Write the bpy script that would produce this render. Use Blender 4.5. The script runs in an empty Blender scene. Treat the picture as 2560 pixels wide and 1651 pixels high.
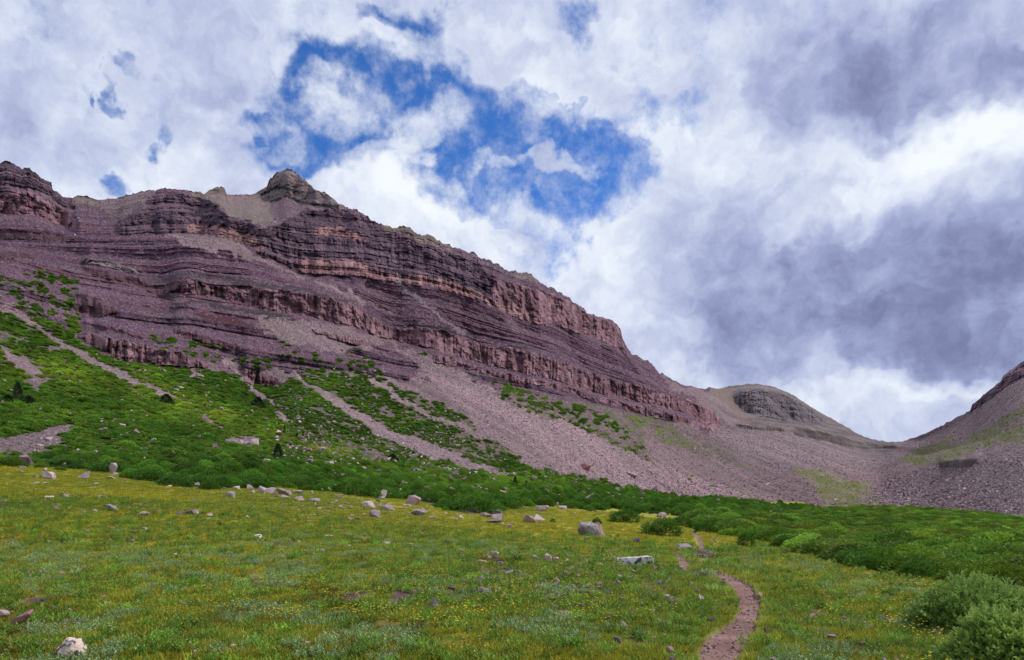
import bpy, bmesh, math, random
import numpy as np
from mathutils import Vector, noise as mnoise

random.seed(7)
RNG = np.random.default_rng(7)
scene = bpy.context.scene
COL = scene.collection

# ------------------------------------------------------------------ camera
F = 1762.0            # focal length, in pixels of a 2560 px wide frame
U0, V0 = 1280.0, 1250.0   # straight ahead, level with the eye
EYE = 1.7
cam_data = bpy.data.cameras.new('camera')
cam_data.sensor_width = 36.0
cam_data.lens = 36.0 * F / 2560.0
cam_data.shift_y = (V0 - 825.5) / 2560.0
cam_data.clip_start = 0.1
cam_data.clip_end = 20000.0
cam = bpy.data.objects.new('camera', cam_data)
cam.location = (0, 0, EYE)
cam.rotation_euler = (math.radians(90), 0, 0)
COL.objects.link(cam)
scene.camera = cam

scene.view_settings.view_transform = 'Standard'
scene.view_settings.look = 'None'
scene.view_settings.gamma = 1.0
scene.view_settings.use_curve_mapping = False
scene.view_settings.exposure = 0.3
scene.cycles.max_bounces = 4
scene.cycles.diffuse_bounces = 3
scene.cycles.glossy_bounces = 2
scene.cycles.transmission_bounces = 2
scene.cycles.use_adaptive_sampling = True
scene.cycles.adaptive_threshold = 0.015

# ------------------------------------------------------------------ node helper
class NT:
    def __init__(self, tree):
        self.t = tree
    def n(self, typ, **kw):
        nd = self.t.nodes.new(typ)
        for k, v in kw.items():
            setattr(nd, k, v)
        return nd
    def put(self, sock, val):
        if isinstance(val, bpy.types.NodeSocket):
            self.t.links.new(val, sock)
        else:
            sock.default_value = val
    def math(self, op, a, b=0.0, c=0.0, clamp=False):
        nd = self.n('ShaderNodeMath', operation=op, use_clamp=clamp)
        for s, v in zip(nd.inputs, (a, b, c)):
            self.put(s, v)
        return nd.outputs[0]
    def vmath(self, op, a, b=(0, 0, 0), scale=None):
        nd = self.n('ShaderNodeVectorMath', operation=op)
        self.put(nd.inputs[0], a)
        self.put(nd.inputs[1], b)
        if scale is not None:
            self.put(nd.inputs['Scale'], scale)
        return nd.outputs['Value'] if op in ('DOT_PRODUCT', 'LENGTH') else nd.outputs['Vector']
    def noise(self, vec, scale, detail=5.0, rough=0.55, lac=2.0, dist=0.0):
        nd = self.n('ShaderNodeTexNoise')
        self.put(nd.inputs['Vector'], vec)
        for k, v in (('Scale', scale), ('Detail', detail), ('Roughness', rough), ('Lacunarity', lac), ('Distortion', dist)):
            nd.inputs[k].default_value = v
        return nd
    def mapr(self, v, a, b, c=0.0, d=1.0, typ='SMOOTHSTEP'):
        nd = self.n('ShaderNodeMapRange', interpolation_type=typ)
        for s, x in zip(nd.inputs, (v, a, b, c, d)):
            self.put(s, x)
        return nd.outputs[0]
    def mix(self, f, a, b, blend='MIX'):
        nd = self.n('ShaderNodeMix', data_type='RGBA', blend_type=blend)
        self.put(nd.inputs[0], f)
        for s, v in ((nd.inputs[6], a), (nd.inputs[7], b)):
            self.put(s, v if isinstance(v, bpy.types.NodeSocket) else (*v, 1.0))
        return nd.outputs[2]

def pix_dir(u, v):
    d = np.array([(u - U0) / F, 1.0, (V0 - v) / F])
    return d / np.linalg.norm(d)

# ------------------------------------------------------------------ sky
SUN_EL, SUN_AZ = math.radians(50), math.radians(82)     # azimuth clockwise from straight ahead (+Y)
world = bpy.data.worlds.new('World')
scene.world = world
world.use_nodes = True
wt = world.node_tree
wt.nodes.clear()
W = NT(wt)
out = W.n('ShaderNodeOutputWorld')
bg = W.n('ShaderNodeBackground')
wt.links.new(bg.outputs[0], out.inputs[0])
sky = W.n('ShaderNodeTexSky', sky_type='NISHITA')
sky.sun_disc = False
sky.sun_elevation = SUN_EL
sky.sun_rotation = SUN_AZ
sky.altitude = 3300
sky.air_density = 1.0
sky.dust_density = 0.3
sky.ozone_density = 3.0
bg.inputs['Strength'].default_value = 0.10
tc = W.n('ShaderNodeTexCoord')
D = tc.outputs['Generated']
# clouds: air masses laid out by direction, edges frayed by noise
wn = W.noise(D, 3.2, 3.0, 0.5)
w1 = W.vmath('SCALE', W.vmath('SUBTRACT', wn.outputs['Color'], (0.5, 0.5, 0.5)), scale=0.14)
wn2 = W.noise(D, 14.0, 3.0, 0.55)
w2 = W.vmath('SCALE', W.vmath('SUBTRACT', wn2.outputs['Color'], (0.5, 0.5, 0.5)), scale=0.11)
wn3 = W.noise(D, 45.0, 4.0, 0.6)
w3 = W.vmath('SCALE', W.vmath('SUBTRACT', wn3.outputs['Color'], (0.5, 0.5, 0.5)), scale=0.034)
DW = W.vmath('ADD', W.vmath('ADD', W.vmath('ADD', D, w1), w2), w3)

def blob(u, v, ru, rv, rot=0.0, soft=0.35):
    """1 inside an elliptic patch of sky centred on a direction, 0 outside"""
    c = pix_dir(u, v)
    cc = math.sqrt(((u - U0) / F) ** 2 + 1 + ((V0 - v) / F) ** 2)
    right = np.cross(c, (0, 0, 1)); right /= np.linalg.norm(right)
    up = np.cross(right, c)
    a = math.radians(rot)
    e1 = math.cos(a) * right + math.sin(a) * up
    e2 = -math.sin(a) * right + math.cos(a) * up
    s1, s2 = F * cc / ru, F * cc / rv
    p = W.vmath('SUBTRACT', DW, tuple(c))
    x = W.vmath('DOT_PRODUCT', p, tuple(e1 * s1))
    y = W.vmath('DOT_PRODUCT', p, tuple(e2 * s2))
    r = W.math('MULTIPLY_ADD', x, x, W.math('MULTIPLY', y, y))
    return W.mapr(r, 0.0, 2.3, 1.15, 0.0)

def field(base, items, gain=1.0):
    acc = base
    for (u, v, ru, rv, rot, amp) in items:
        acc = W.math('MULTIPLY_ADD', blob(u, v, ru, rv, rot), amp * gain, acc)
    return acc

cov_items = [
    # open blue
    (870, 300, 190, 120, 10, -0.75), (750, 250, 90, 120, 0, -0.45), (690, 380, 70, 70, -40, -0.5),
    (1080, 260, 110, 110, 0, -0.7), (1120, 170, 70, 60, 0, -0.4), (900, 150, 170, 50, 10, -0.5),
    (900, 430, 150, 60, -10, -0.7), (1350, 400, 230, 140, 0, -1.0), (1450, 330, 160, 80, -20, -0.7),
    (1230, 330, 120, 100, 0, -0.7), (1200, 480, 170, 60, 15, -0.6), (1410, 560, 100, 90, 20, -0.8),
    (1330, 470, 140, 80, 0, -0.6), (1650, 240, 70, 50, -30, -0.75), (1560, 470, 90, 60, 0, -0.3),
    (935, 15, 50, 26, 0, -0.6), (1060, 45, 80, 55, -25, -0.75), (1440, 30, 40, 40, 0, -0.5),
    (325, 192, 24, 20, 35, -0.6), (268, 205, 12, 16, 0, -0.5), (420, 335, 26, 30, 20, -0.65), (342, 418, 34, 22, 0, -0.6),
    (1435, 225, 28, 18, 0, -0.6), (620, 290, 60, 30, 0, -0.45), (1220, 140, 60, 30, 0, -0.4), (740, 430, 60, 40, 0, -0.4),
    # cloud inside the blue
    (870, 290, 95, 85, -20, 0.75), (830, 225, 60, 40, -40, 0.4), (1040, 115, 100, 55, -15, 0.7), (1085, 335, 100, 40, 25, 0.7),
    (1020, 390, 60, 30, 30, 0.4), (710, 365, 36, 36, 0, 0.5), (1560, 205, 90, 60, -25, 0.6), (1330, 180, 190, 70, -10, 0.7),
    (1390, 390, 90, 16, -12, 0.55), (1270, 400, 70, 14, 25, 0.4), (1360, 330, 20, 50, 10, 0.3), (1000, 440, 110, 22, 18, 0.45),
    (1000, 520, 190, 60, -5, 0.8), (1330, 590, 90, 50, 0, 0.6), (1340, 520, 50, 30, -30, 0.35), (1010, 200, 90, 22, -40, 0.25),
    (2150, 620, 560, 380, 0, 0.7), (2250, 150, 480, 180, 0, 0.6),
]
hole = W.math('MINIMUM', field(0.0, [q for q in cov_items if q[5] < 0], -1.0), 1.0)
puff = W.math('MINIMUM', field(0.0, [q for q in cov_items if q[5] > 0], 1.0), 0.8)
cov = W.math('MULTIPLY_ADD', hole, -0.66, 0.75)
cov = W.math('MULTIPLY_ADD', puff, 0.50, cov)
n_big = W.noise(D, 7.0, 10.0, 0.68, 2.1)
n_fine = W.noise(D, 22.0, 9.0, 0.66, 2.1, 0.15)
cov = W.math('MULTIPLY_ADD', W.math('SUBTRACT', n_big.outputs[0], 0.5), 1.3, cov)
cov = W.math('MULTIPLY_ADD', W.math('SUBTRACT', n_fine.outputs[0], 0.5), 1.2, cov)
alpha = W.mapr(cov, -0.06, 0.78)
# how thick and dark each part of the cover is
shade_items = [
    (2150, 650, 500, 160, 0, -0.10), (1900, 420, 330, 150, 0, 0.12),
    (2380, 110, 430, 110, 0, -0.48), (2500, 190, 300, 50, 5, -0.35), (1850, 130, 260, 120, -10, -0.22), (2150, 250, 240, 70, 0, -0.15),
    (2250, 780, 480, 200, 0, -0.50), (1950, 850, 350, 90, -5, -0.35), (1800, 640, 260, 120, 0, -0.30), (2450, 600, 260, 130, 0, -0.25), (2200, 950, 400, 60, 0, -0.3),
    (520, 140, 130, 190, 0, -0.34), (300, 330, 170, 90, 0, -0.22), (100, 200, 150, 60, 0, -0.12),
    (2400, 310, 330, 60, 0, 0.42), (2300, 420, 300, 70, 20, 0.2), (1480, 640, 130, 70, 0, 0.35), (1640, 670, 90, 60, 0, 0.3), (1750, 260, 120, 150, 0, 0.12),
    (2000, 540, 70, 50, 40, 0.35), (2150, 465, 60, 30, 20, 0.35), (1650, 800, 110, 60, -30, 0.35), (2110, 930, 80, 60, -30, 0.45), (2300, 1010, 380, 30, 0, 0.42),
    (450, 430, 260, 70, 10, 0.25), (250, 220, 60, 50, 0, 0.15), (650, 250, 120, 60, 20, 0.2), (1450, 230, 200, 50, -15, 0.3), (1020, 110, 140, 60, 0, 0.2),
    (1150, 640, 260, 70, -25, 0.3), (1560, 560, 80, 50, 0, 0.1), (1080, 520, 160, 50, -10, 0.25), (1500, 110, 220, 60, -10, 0.2),
]
sh = field(0.60, shade_items, 0.46)
n_b2 = W.noise(D, 6.5, 8.0, 0.52, 2.1, 0.1)
n_b3 = W.noise(DW, 16.0, 8.0, 0.56, 2.1, 0.0)
sh = W.math('MULTIPLY_ADD', W.math('SUBTRACT', n_b2.outputs[0], 0.5), 0.85, sh)
sh = W.math('MULTIPLY_ADD', W.math('SUBTRACT', n_b3.outputs[0], 0.5), 0.85, sh)
sh = W.math('MULTIPLY_ADD', W.math('SUBTRACT', cov, 0.9), -0.12, sh)
ramp = W.n('ShaderNodeValToRGB')
W.put(ramp.inputs[0], W.math('MULTIPLY_ADD', sh, 0.7143, 0.2857))
cr = ramp.color_ramp
cr.interpolation = 'B_SPLINE'
els = [(0.0, (0.085, 0.10, 0.20)), (0.2857, (0.175, 0.195, 0.35)), (0.46, (0.275, 0.315, 0.51)), (0.643, (0.44, 0.485, 0.65)), (0.82, (0.61, 0.66, 0.77)), (1.0, (0.78, 0.81, 0.84))]
cr.elements[0].position, cr.elements[0].color = els[0][0], (*els[0][1], 1)
cr.elements[1].position, cr.elements[1].color = els[-1][0], (*els[-1][1], 1)
for p_, c_ in els[1:-1]:
    e_ = cr.elements.new(p_); e_.color = (*c_, 1)
cloud = W.vmath('SCALE', ramp.outputs[0], scale=10.0)          # the background strength is 0.10
blue = W.vmath('MULTIPLY', sky.outputs[0], (0.48, 0.98, 1.55))
fin = W.mix(alpha, blue, cloud)
wt.links.new(fin, bg.inputs['Color'])

# the sun, behind cloud: weak and very soft
sun_d = bpy.data.lights.new('sun', 'SUN')
sun_d.energy = 2.5
sun_d.angle = math.radians(8)
sun_d.color = (1.0, 0.96, 0.9)
sun = bpy.data.objects.new('sun', sun_d)
sdir = Vector((math.sin(SUN_AZ) * math.cos(SUN_EL), math.cos(SUN_AZ) * math.cos(SUN_EL), math.sin(SUN_EL)))
sun.rotation_euler = sdir.to_track_quat('Z', 'Y').to_euler()
sun.location = (60, -60, 120)
COL.objects.link(sun)

# ------------------------------------------------------------------ numpy noise
def _h(ix, iy, iz, seed):
    n = (ix.astype(np.uint32) * np.uint32(374761393) + iy.astype(np.uint32) * np.uint32(668265263)
         + iz.astype(np.uint32) * np.uint32(2147483647) + np.uint32((seed * 974634777) & 0xffffffff))
    n = (n ^ (n >> np.uint32(13))) * np.uint32(1274126177)
    n = n ^ (n >> np.uint32(16))
    return n.astype(np.float32) * np.float32(1 / 4294967295.0)

def vn2(x, y, seed=0):
    """smooth value noise in -1..1"""
    xf, yf = np.floor(x), np.floor(y)
    fx, fy = (x - xf).astype(np.float32), (y - yf).astype(np.float32)
    ix, iy = xf.astype(np.int64), yf.astype(np.int64)
    z = np.zeros_like(ix)
    fx = fx * fx * (3 - 2 * fx); fy = fy * fy * (3 - 2 * fy)
    a = _h(ix, iy, z, seed); b = _h(ix + 1, iy, z, seed)
    c = _h(ix, iy + 1, z, seed); d = _h(ix + 1, iy + 1, z, seed)
    return ((a + (b - a) * fx) + ((c + (d - c) * fx) - (a + (b - a) * fx)) * fy) * 2 - 1

def fbm2(x, y, o=4, seed=0, g=0.5):
    r, am, t = 0, 1.0, 0.0
    for k in range(o):
        r = r + am * vn2(x * 2.03 ** k + 17.3 * k, y * 2.03 ** k - 9.1 * k, seed + k)
        t += am; am *= g
    return r / t

def vn3(x, y, z, seed=0):
    xf, yf, zf = np.floor(x), np.floor(y), np.floor(z)
    fx, fy, fz = [(a - b).astype(np.float32) for a, b in ((x, xf), (y, yf), (z, zf))]
    fx = fx * fx * (3 - 2 * fx); fy = fy * fy * (3 - 2 * fy); fz = fz * fz * (3 - 2 * fz)
    ix, iy, iz = xf.astype(np.int64), yf.astype(np.int64), zf.astype(np.int64)
    def sl(k):
        a = _h(ix, iy, iz + k, seed); b = _h(ix + 1, iy, iz + k, seed)
        c = _h(ix, iy + 1, iz + k, seed); d = _h(ix + 1, iy + 1, iz + k, seed)
        p = a + (b - a) * fx; q = c + (d - c) * fx
        return p + (q - p) * fy
    s0, s1 = sl(0), sl(1)
    return (s0 + (s1 - s0) * fz) * 2 - 1

def fbm3(x, y, z, o=4, seed=0, g=0.5):
    r, am, t = 0, 1.0, 0.0
    for k in range(o):
        s = 2.03 ** k
        r = r + am * vn3(x * s + 5.2 * k, y * s - 3.7 * k, z * s + 1.9 * k, seed + k)
        t += am; am *= g
    return r / t

def sstep(a, b, x):
    t = np.clip((x - a) / (b - a), 0, 1)
    return t * t * (3 - 2 * t)

def line(pts):
    p = np.array(pts, float)
    return lambda u: np.interp(u, p[:, 0], p[:, 1])

def inside(poly, x, y):
    poly = np.array(poly, float)
    r = np.zeros(x.shape, bool)
    m = (x >= poly[:, 0].min()) & (x <= poly[:, 0].max()) & (y >= poly[:, 1].min()) & (y <= poly[:, 1].max())
    if not m.any():
        return r
    xs, ys = x[m], y[m]
    c = np.zeros(xs.shape, bool)
    j = len(poly) - 1
    for i in range(len(poly)):
        xi, yi, xj, yj = poly[i][0], poly[i][1], poly[j][0], poly[j][1]
        if yi != yj:
            c ^= ((yi > ys) != (yj > ys)) & (xs < (xj - xi) * (ys - yi) / (yj - yi) + xi)
        j = i
    r[m] = c
    return r

def near_path(pts, x, y):
    """distance to a polyline whose points carry (u, v, halfwidth); returns distance/halfwidth"""
    best = np.full(x.shape, 1e9)
    for (a, b) in zip(pts[:-1], pts[1:]):
        ax, ay, aw = a; bx, by, bw = b
        m = (x > min(ax, bx) - 140) & (x < max(ax, bx) + 140) & (y > min(ay, by) - 60) & (y < max(ay, by) + 60)
        if not m.any():
            continue
        dx, dy = bx - ax, by - ay
        t = np.clip(((x[m] - ax) * dx + (y[m] - ay) * dy) / (dx * dx + dy * dy), 0, 1)
        d = np.hypot(x[m] - ax - t * dx, y[m] - ay - t * dy) / (aw + t * (bw - aw))
        best[m] = np.minimum(best[m], d)
    return best

# ------------------------------------------------------------------ surveyed lines of the valley (bearing u, height angle v, range y)
SKY = [(-900, 380), (-300, 395), (0, 411), (11, 402), (27, 402), (40, 415), (56, 421), (75, 420), (89, 435), (116, 449), (130, 456), (131, 471), (145, 480),
       (156, 493), (182, 495), (193, 488), (218, 491), (233, 496), (247, 500), (291, 496), (327, 486), (364, 478), (400, 471), (429, 473),
       (473, 477), (509, 482), (524, 474), (545, 467), (560, 469), (567, 487), (589, 488), (636, 485), (665, 469), (676, 449), (691, 433),
       (713, 425), (738, 427), (749, 440), (767, 456), (785, 471), (796, 474), (815, 480), (836, 502), (864, 516), (895, 527), (905, 533),
       (922, 545), (942, 558), (985, 569), (1011, 567), (1033, 574), (1047, 584), (1076, 589), (1124, 615), (1164, 627), (1185, 633),
       (1195, 644), (1229, 655), (1273, 676), (1327, 685), (1335, 695), (1367, 716), (1400, 729), (1433, 753), (1453, 769), (1471, 785),
       (1504, 793), (1540, 805), (1551, 820), (1556, 845), (1576, 882), (1591, 889), (1627, 907), (1649, 931), (1700, 960), (1758, 973),
       (1776, 969), (1802, 973), (1824, 965), (1875, 959), (1925, 965), (1976, 984), (2009, 1005), (2049, 1031), (2100, 1058), (2160, 1093),
       (2192, 1101), (2221, 1106), (2251, 1105), (2297, 1091), (2340, 1072), (2382, 1049), (2426, 1027), (2430, 1013), (2445, 1000),
       (2501, 954), (2509, 938), (2560, 903), (2900, 760), (3460, 600)]
SKY_Y = [(-900, 500), (0, 560), (130, 570), (180, 640), (450, 600), (600, 680), (720, 690), (800, 640), (1000, 600), (1300, 700), (1500, 840), (1550, 880),
         (1600, 940), (1700, 1090), (1758, 1235), (1824, 1280), (1875, 1310), (2160, 1300), (2221, 1250), (2251, 1150), (2340, 900),
         (2428, 800), (2560, 750), (3460, 650)]
A_TOP = [(-900, 560), (0, 640), (200, 690), (415, 724), (425, 712), (445, 700), (473, 698), (500, 704), (513, 716), (545, 718), (618, 716), (673, 725), (709, 727), (764, 733),
         (800, 740), (844, 751), (895, 771), (931, 793), (975, 825), (985, 833), (1004, 824), (1040, 818), (1076, 822), (1113, 829),
         (1167, 853), (1207, 862), (1244, 873), (1276, 869), (1300, 875), (1355, 889), (1427, 913), (1482, 936), (1533, 951), (1591, 962),
         (1664, 984), (1718, 998), (1755, 1015), (1773, 1020), (1791, 1035), (1802, 1049), (1850, 1055), (1900, 1058), (2000, 1072),
         (2160, 1110), (2221, 1115), (2300, 1120), (2430, 1080), (2560, 1010), (3460, 700)]
A_BASE = [(-900, 575), (0, 655), (200, 705), (411, 732), (473, 733), (516, 740), (582, 751), (655, 769), (727, 784), (822, 804), (895, 818),
          (931, 836), (975, 849), (1022, 862), (1076, 869), (1149, 891), (1207, 909), (1258, 920), (1300, 933), (1355, 942), (1427, 962),
          (1504, 987), (1555, 995), (1609, 1009), (1664, 1020), (1718, 1031), (1755, 1056), (1802, 1067), (1850, 1070), (1900, 1075),
          (1991, 1093), (2160, 1122), (2230, 1126), (2300, 1140), (2430, 1110), (2560, 1060), (3460, 760)]
L_BASE = [(-900, 500), (0, 600), (300, 600), (429, 600), (545, 605), (655, 640), (738, 680), (822, 687), (920, 691), (985, 709), (1076, 720), (1124, 731), (1185, 749),
          (1258, 782), (1313, 804), (1404, 818), (1500, 851), (1555, 875), (1640, 935), (1700, 966), (1758, 990), (1802, 1010), (1856, 1035),
          (1973, 1049), (2050, 1062), (2160, 1101), (2221, 1110), (2300, 1098), (2430, 1040), (2560, 930), (3460, 630)]
G_TOP = [(-900, 700), (0, 770), (110, 830), (218, 870), (300, 907), (400, 918), (500, 922), (640, 945), (800, 930), (1130, 960), (1300, 1000),
         (1500, 1030), (1700, 1075), (1800, 1090), (1900, 1130), (2000, 1170), (2200, 1212), (2250, 1200), (2400, 1165), (2560, 1140), (3460, 1000)]
FOOT = [(-900, 900), (0, 1010), (640, 1080), (1000, 1150), (1300, 1180), (1600, 1220), (1700, 1236), (1800, 1240), (2000, 1258), (2100, 1262),
        (2250, 1268), (2400, 1283), (2560, 1298), (3460, 1330)]
EDGE = [(-900, 1120), (0, 1150), (400, 1215), (640, 1235), (1100, 1270), (1500, 1278), (1700, 1290), (1900, 1310), (2100, 1335), (2560, 1370), (3460, 1400)]
yA = [(u, 120.0 * F / (V0 - v)) for u, v in A_TOP if 0 <= u <= 1802]
yA = [(-900, 300)] + yA + [(1850, 1030), (1900, 1010), (2000, 1070), (2160, 1180), (2221, 1150), (2300, 850), (2430, 660), (2560, 560), (3460, 520)]
yAb = [(-900, 295), (0, 338), (200, 368), (411, 396)] + [(u, y * 0.99) for u, y in yA if 415 < u <= 1802] + \
      [(1850, 1000), (1900, 950), (1991, 1040), (2160, 1150), (2230, 1080), (2300, 800), (2430, 600), (2560, 500), (3460, 460)]
zL = line([(-900, 190), (0, 172), (400, 168), (820, 155), (1300, 155), (1500, 170), (1700, 165), (1758, 172)])
yL = [(u, float(zL(u)) * F / (V0 - v)) for u, v in L_BASE if u <= 1758] + [(1802, 1090), (1856, 1100), (1973, 1130), (2160, 1230), (2221, 1210),
      (2300, 1000), (2430, 740), (2560, 700), (3460, 600)]
yG = [(-900, 200), (0, 235), (300, 240), (500, 260), (800, 330), (1130, 400), (1300, 430), (1500, 510), (1700, 660), (1800, 740), (1900, 760),
      (2000, 700), (2200, 780), (2250, 640), (2400, 450), (2560, 370), (3460, 330)]
yF = [(-900, 100), (0, 124), (640, 165), (1000, 215), (1300, 280), (1600, 400), (1700, 450), (1800, 500), (2000, 560), (2100, 560), (2250, 450),
      (2400, 320), (2560, 240), (3460, 200)]
yE = [(-900, 70), (0, 72), (400, 62), (640, 62), (1100, 70), (1500, 95), (1700, 110), (1900, 100), (2100, 78), (2560, 55), (3460, 50)]

# columns and rows of the survey grid
us = list(np.arange(-60, 2621, 2.3))
a = -60.0; left = []
st = 3.0
while a > -880:
    a -= st; left.append(a); st *= 1.05
b = us[-1]; right = []; st = 3.0
while b < 3440:
    b += st; right.append(b); st *= 1.05
US = np.array(left[::-1] + us + right)
NU = len(US)
NM = 400                                   # rows from the skyline to v = 1300
VB = 1300.0
sky_fine = line(SKY)(US)
craggy = np.where((US < 150) | ((US > 660) & (US < 1660)) | ((US > 300) & (US < 570)), 1.0, 0.35)
sky_v = sky_fine + craggy * (3.2 * vn2(US / 9.0, US * 0, 3) + 2.2 * vn2(US / 4.0, US * 0, 4))
t = np.linspace(0, 1, NM)[:, None]
_g = np.exp(-.5 * (np.arange(-36, 37, 2.0) / 12) ** 2); _g /= _g.sum()
sky_s = sum(w__ * np.interp(US + d_, US, sky_fine) for w__, d_ in zip(_g, np.arange(-36, 37, 2.0)))
Vm = sky_s[None, :] * (1 - t) + VB * t
fr = np.arange(VB + 2.6, 1700, 2.6)
v_ = 1700.0; st = 4.0; ext = []
while v_ < 4300:
    ext.append(v_); st *= 1.13; v_ += st
fr = np.concatenate([fr, ext])
V = np.vstack([Vm, np.repeat(fr[:, None], NU, axis=1)])
NV = V.shape[0]
U = np.repeat(US[None, :], NV, axis=0)
E = (V0 - V) / F                             # tangent of the height angle
XU = (U - U0) / F

# frayed coordinates, used for every outline drawn on the ground
wu = U + 9 * vn2(U / 37, V / 23, 11) + 5 * vn2(U / 11, V / 8, 12) + 3 * vn2(U / 4.5, V / 3.5, 13)
wv = V + 6 * vn2(U / 35, V / 21, 14) + 4 * vn2(U / 12, V / 7, 15) + 2.5 * vn2(U / 4.5, V / 3.5, 16)

def strip(top, base, x=None, y=None, pad=0.0):
    """1 between two lines, over the bearings both of them cover"""
    x = U if x is None else x; y = V if y is None else y
    t_, b_ = line(top)(x), line(base)(x)
    u_a, u_b = max(top[0][0], base[0][0]), min(top[-1][0], base[-1][0])
    return (x >= u_a) & (x <= u_b) & (y >= t_ - pad) & (y <= b_ + pad)

# outcrops: (top line, base line, kind); kind 0 red cliff, 1 dark crag, 2 pale cap, 3 ledge, 4 grey cliff
A_T = [p for p in A_TOP if 415 <= p[0] <= 1802]; A_B = [p for p in A_BASE if 411 <= p[0] <= 1802]
OUT = [
    (A_T, A_B, 0),
    ([(1300, 942), (1355, 951), (1427, 970), (1489, 993), (1555, 1005), (1609, 1018), (1700, 1040), (1784, 1070)],
     [(1300, 955), (1373, 969), (1427, 984), (1504, 1004), (1555, 1020), (1627, 1042), (1700, 1056), (1755, 1067), (1784, 1078)], 0),
    ([(775, 824), (860, 842), (949, 860)], [(775, 829), (860, 856), (949, 868)], 0),
    ([(1084, 887), (1113, 890), (1193, 916)], [(1084, 905), (1113, 913), (1193, 925)], 0),
    ([(1193, 922), (1300, 940)], [(1193, 930), (1300, 957)], 0),
    ([(212, 834), (255, 844), (309, 853), (364, 864), (418, 878), (473, 889), (520, 912)],
     [(212, 850), (262, 882), (309, 904), (364, 907), (400, 913), (455, 918), (520, 920)], 0),
    ([(207, 805), (291, 822), (364, 842)], [(207, 813), (291, 831), (364, 848)], 3),
    ([(436, 822), (520, 842), (604, 866)], [(436, 833), (520, 860), (604, 882)], 3),
    ([(205, 644), (270, 652), (345, 676)], [(205, 655), (270, 667), (345, 688)], 2),
    ([(211, 668), (327, 690), (382, 713), (432, 742)], [(211, 684), (327, 708), (382, 732), (432, 756)], 3),
    ([(-900, 470), (0, 569), (109, 584), (204, 595)], [(-900, 500), (0, 596), (145, 603), (204, 599)], 3),
    ([(-900, 540), (0, 627), (98, 640)], [(-900, 560), (0, 645), (98, 648)], 3),
    ([(195, 742), (240, 752), (290, 775)], [(195, 780), (240, 792), (290, 793)], 3),
    ([(610, 925), (650, 930), (705, 955)], [(610, 955), (650, 968), (705, 962)], 0),
    ([(1832, 990), (1856, 977), (1900, 973), (1950, 981), (2000, 1006), (2060, 1042)], [(1832, 1000), (1856, 1030), (1900, 1043), (1973, 1049), (2000, 1054), (2060, 1066)], 4),
    ([(1840, 1062), (1920, 1066), (1960, 1072)], [(1840, 1070), (1920, 1078), (1960, 1080)], 3),
    ([(1985, 1068), (2050, 1078), (2160, 1110), (2240, 1112)], [(1985, 1088), (2050, 1102), (2160, 1124), (2240, 1120)], 3),
    ([(2348, 1156), (2400, 1146), (2450, 1146)], [(2348, 1172), (2400, 1168), (2450, 1160)], 3),
    ([(2426, 1022), (2445, 1000), (2501, 954), (2560, 903), (3460, 600)], [(2426, 1030), (2455, 1012), (2520, 965), (2560, 945), (3460, 660)], 1),
    # upper cliffs
    ([(-900, 470), (0, 478), (75, 482), (130, 505), (189, 545)], [(-900, 530), (0, 535), (91, 540), (150, 560), (189, 576)], 0),
    ([(-900, 370), (0, 405), (75, 415), (130, 450), (189, 496)], [(-900, 470), (0, 478), (75, 482), (130, 505), (189, 545)], 1),
    ([(300, 560), (345, 525), (382, 489), (491, 480), (524, 498), (564, 536), (618, 551), (655, 573)],
     [(300, 592), (364, 580), (429, 587), (473, 584), (545, 587), (618, 613), (655, 640)], 1),
    ([(655, 573), (690, 565), (760, 530), (850, 515), (900, 535)], [(655, 640), (735, 672), (760, 686), (850, 690), (900, 690)], 1),
    ([(900, 535), (1011, 569), (1124, 617), (1195, 646), (1229, 700)], [(900, 690), (985, 706), (1076, 719), (1124, 730), (1229, 760)], 1),
    ([(1229, 700), (1327, 720), (1367, 730), (1433, 757), (1471, 787), (1545, 812), (1560, 860)],
     [(1229, 765), (1313, 803), (1404, 818), (1500, 850), (1545, 868), (1560, 880)], 0),
    ([(640, 490), (676, 451), (691, 435), (738, 429), (785, 473), (836, 503), (870, 518)],
     [(640, 497), (676, 505), (716, 495), (764, 510), (800, 516), (836, 522), (870, 524)], 2),
]
cliff = np.zeros(V.shape, np.float32)
kind = np.full(V.shape, -1, np.int8)
jit = 2.5 * vn2(U / 14, V / 14, 21) + 1.5 * vn2(U / 5, V / 5, 22)
for top, base, k in OUT:
    m = strip(top, base, U, V + jit)
    cliff[m] = {0: 1.0, 1: 0.62, 2: 0.7, 3: 0.8, 4: 0.9}[k]
    kind[m] = k

# ---- range along each bearing: steep where the rock is, flat between
ctrl_v = [sky_s, line(L_BASE)(US), line(A_TOP)(US), line(A_BASE)(US), line(G_TOP)(US), line(FOOT)(US), line(EDGE)(US)]
ctrl_y = [line(SKY_Y)(US), line(yL)(US), line(yA)(US), line(yAb)(US), line(yG)(US), line(yF)(US), line(yE)(US)]
ctrl_v += [np.full(NU, 1400.0), np.full(NU, 1500.0), np.full(NU, 1651.0), np.full(NU, 1900.0), np.full(NU, 2600.0), np.full(NU, 4300.0)]
lft = line([(0, 0.90), (640, 0.93), (1280, 0.97), (1700, 1.0), (2100, 1.18), (2560, 1.25)])(US)
for vv, f_ in ((1400, 1.0), (1500, 0.98), (1651, 0.99), (1900, 1.0), (2600, 1.0), (4300, 1.0)):
    ctrl_y.append(EYE * F / (vv - V0) * (1 + (lft - 1) * {1400: 1, 1500: 0.6, 1651: 0.25}.get(vv, 0.0)) * f_)
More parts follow.
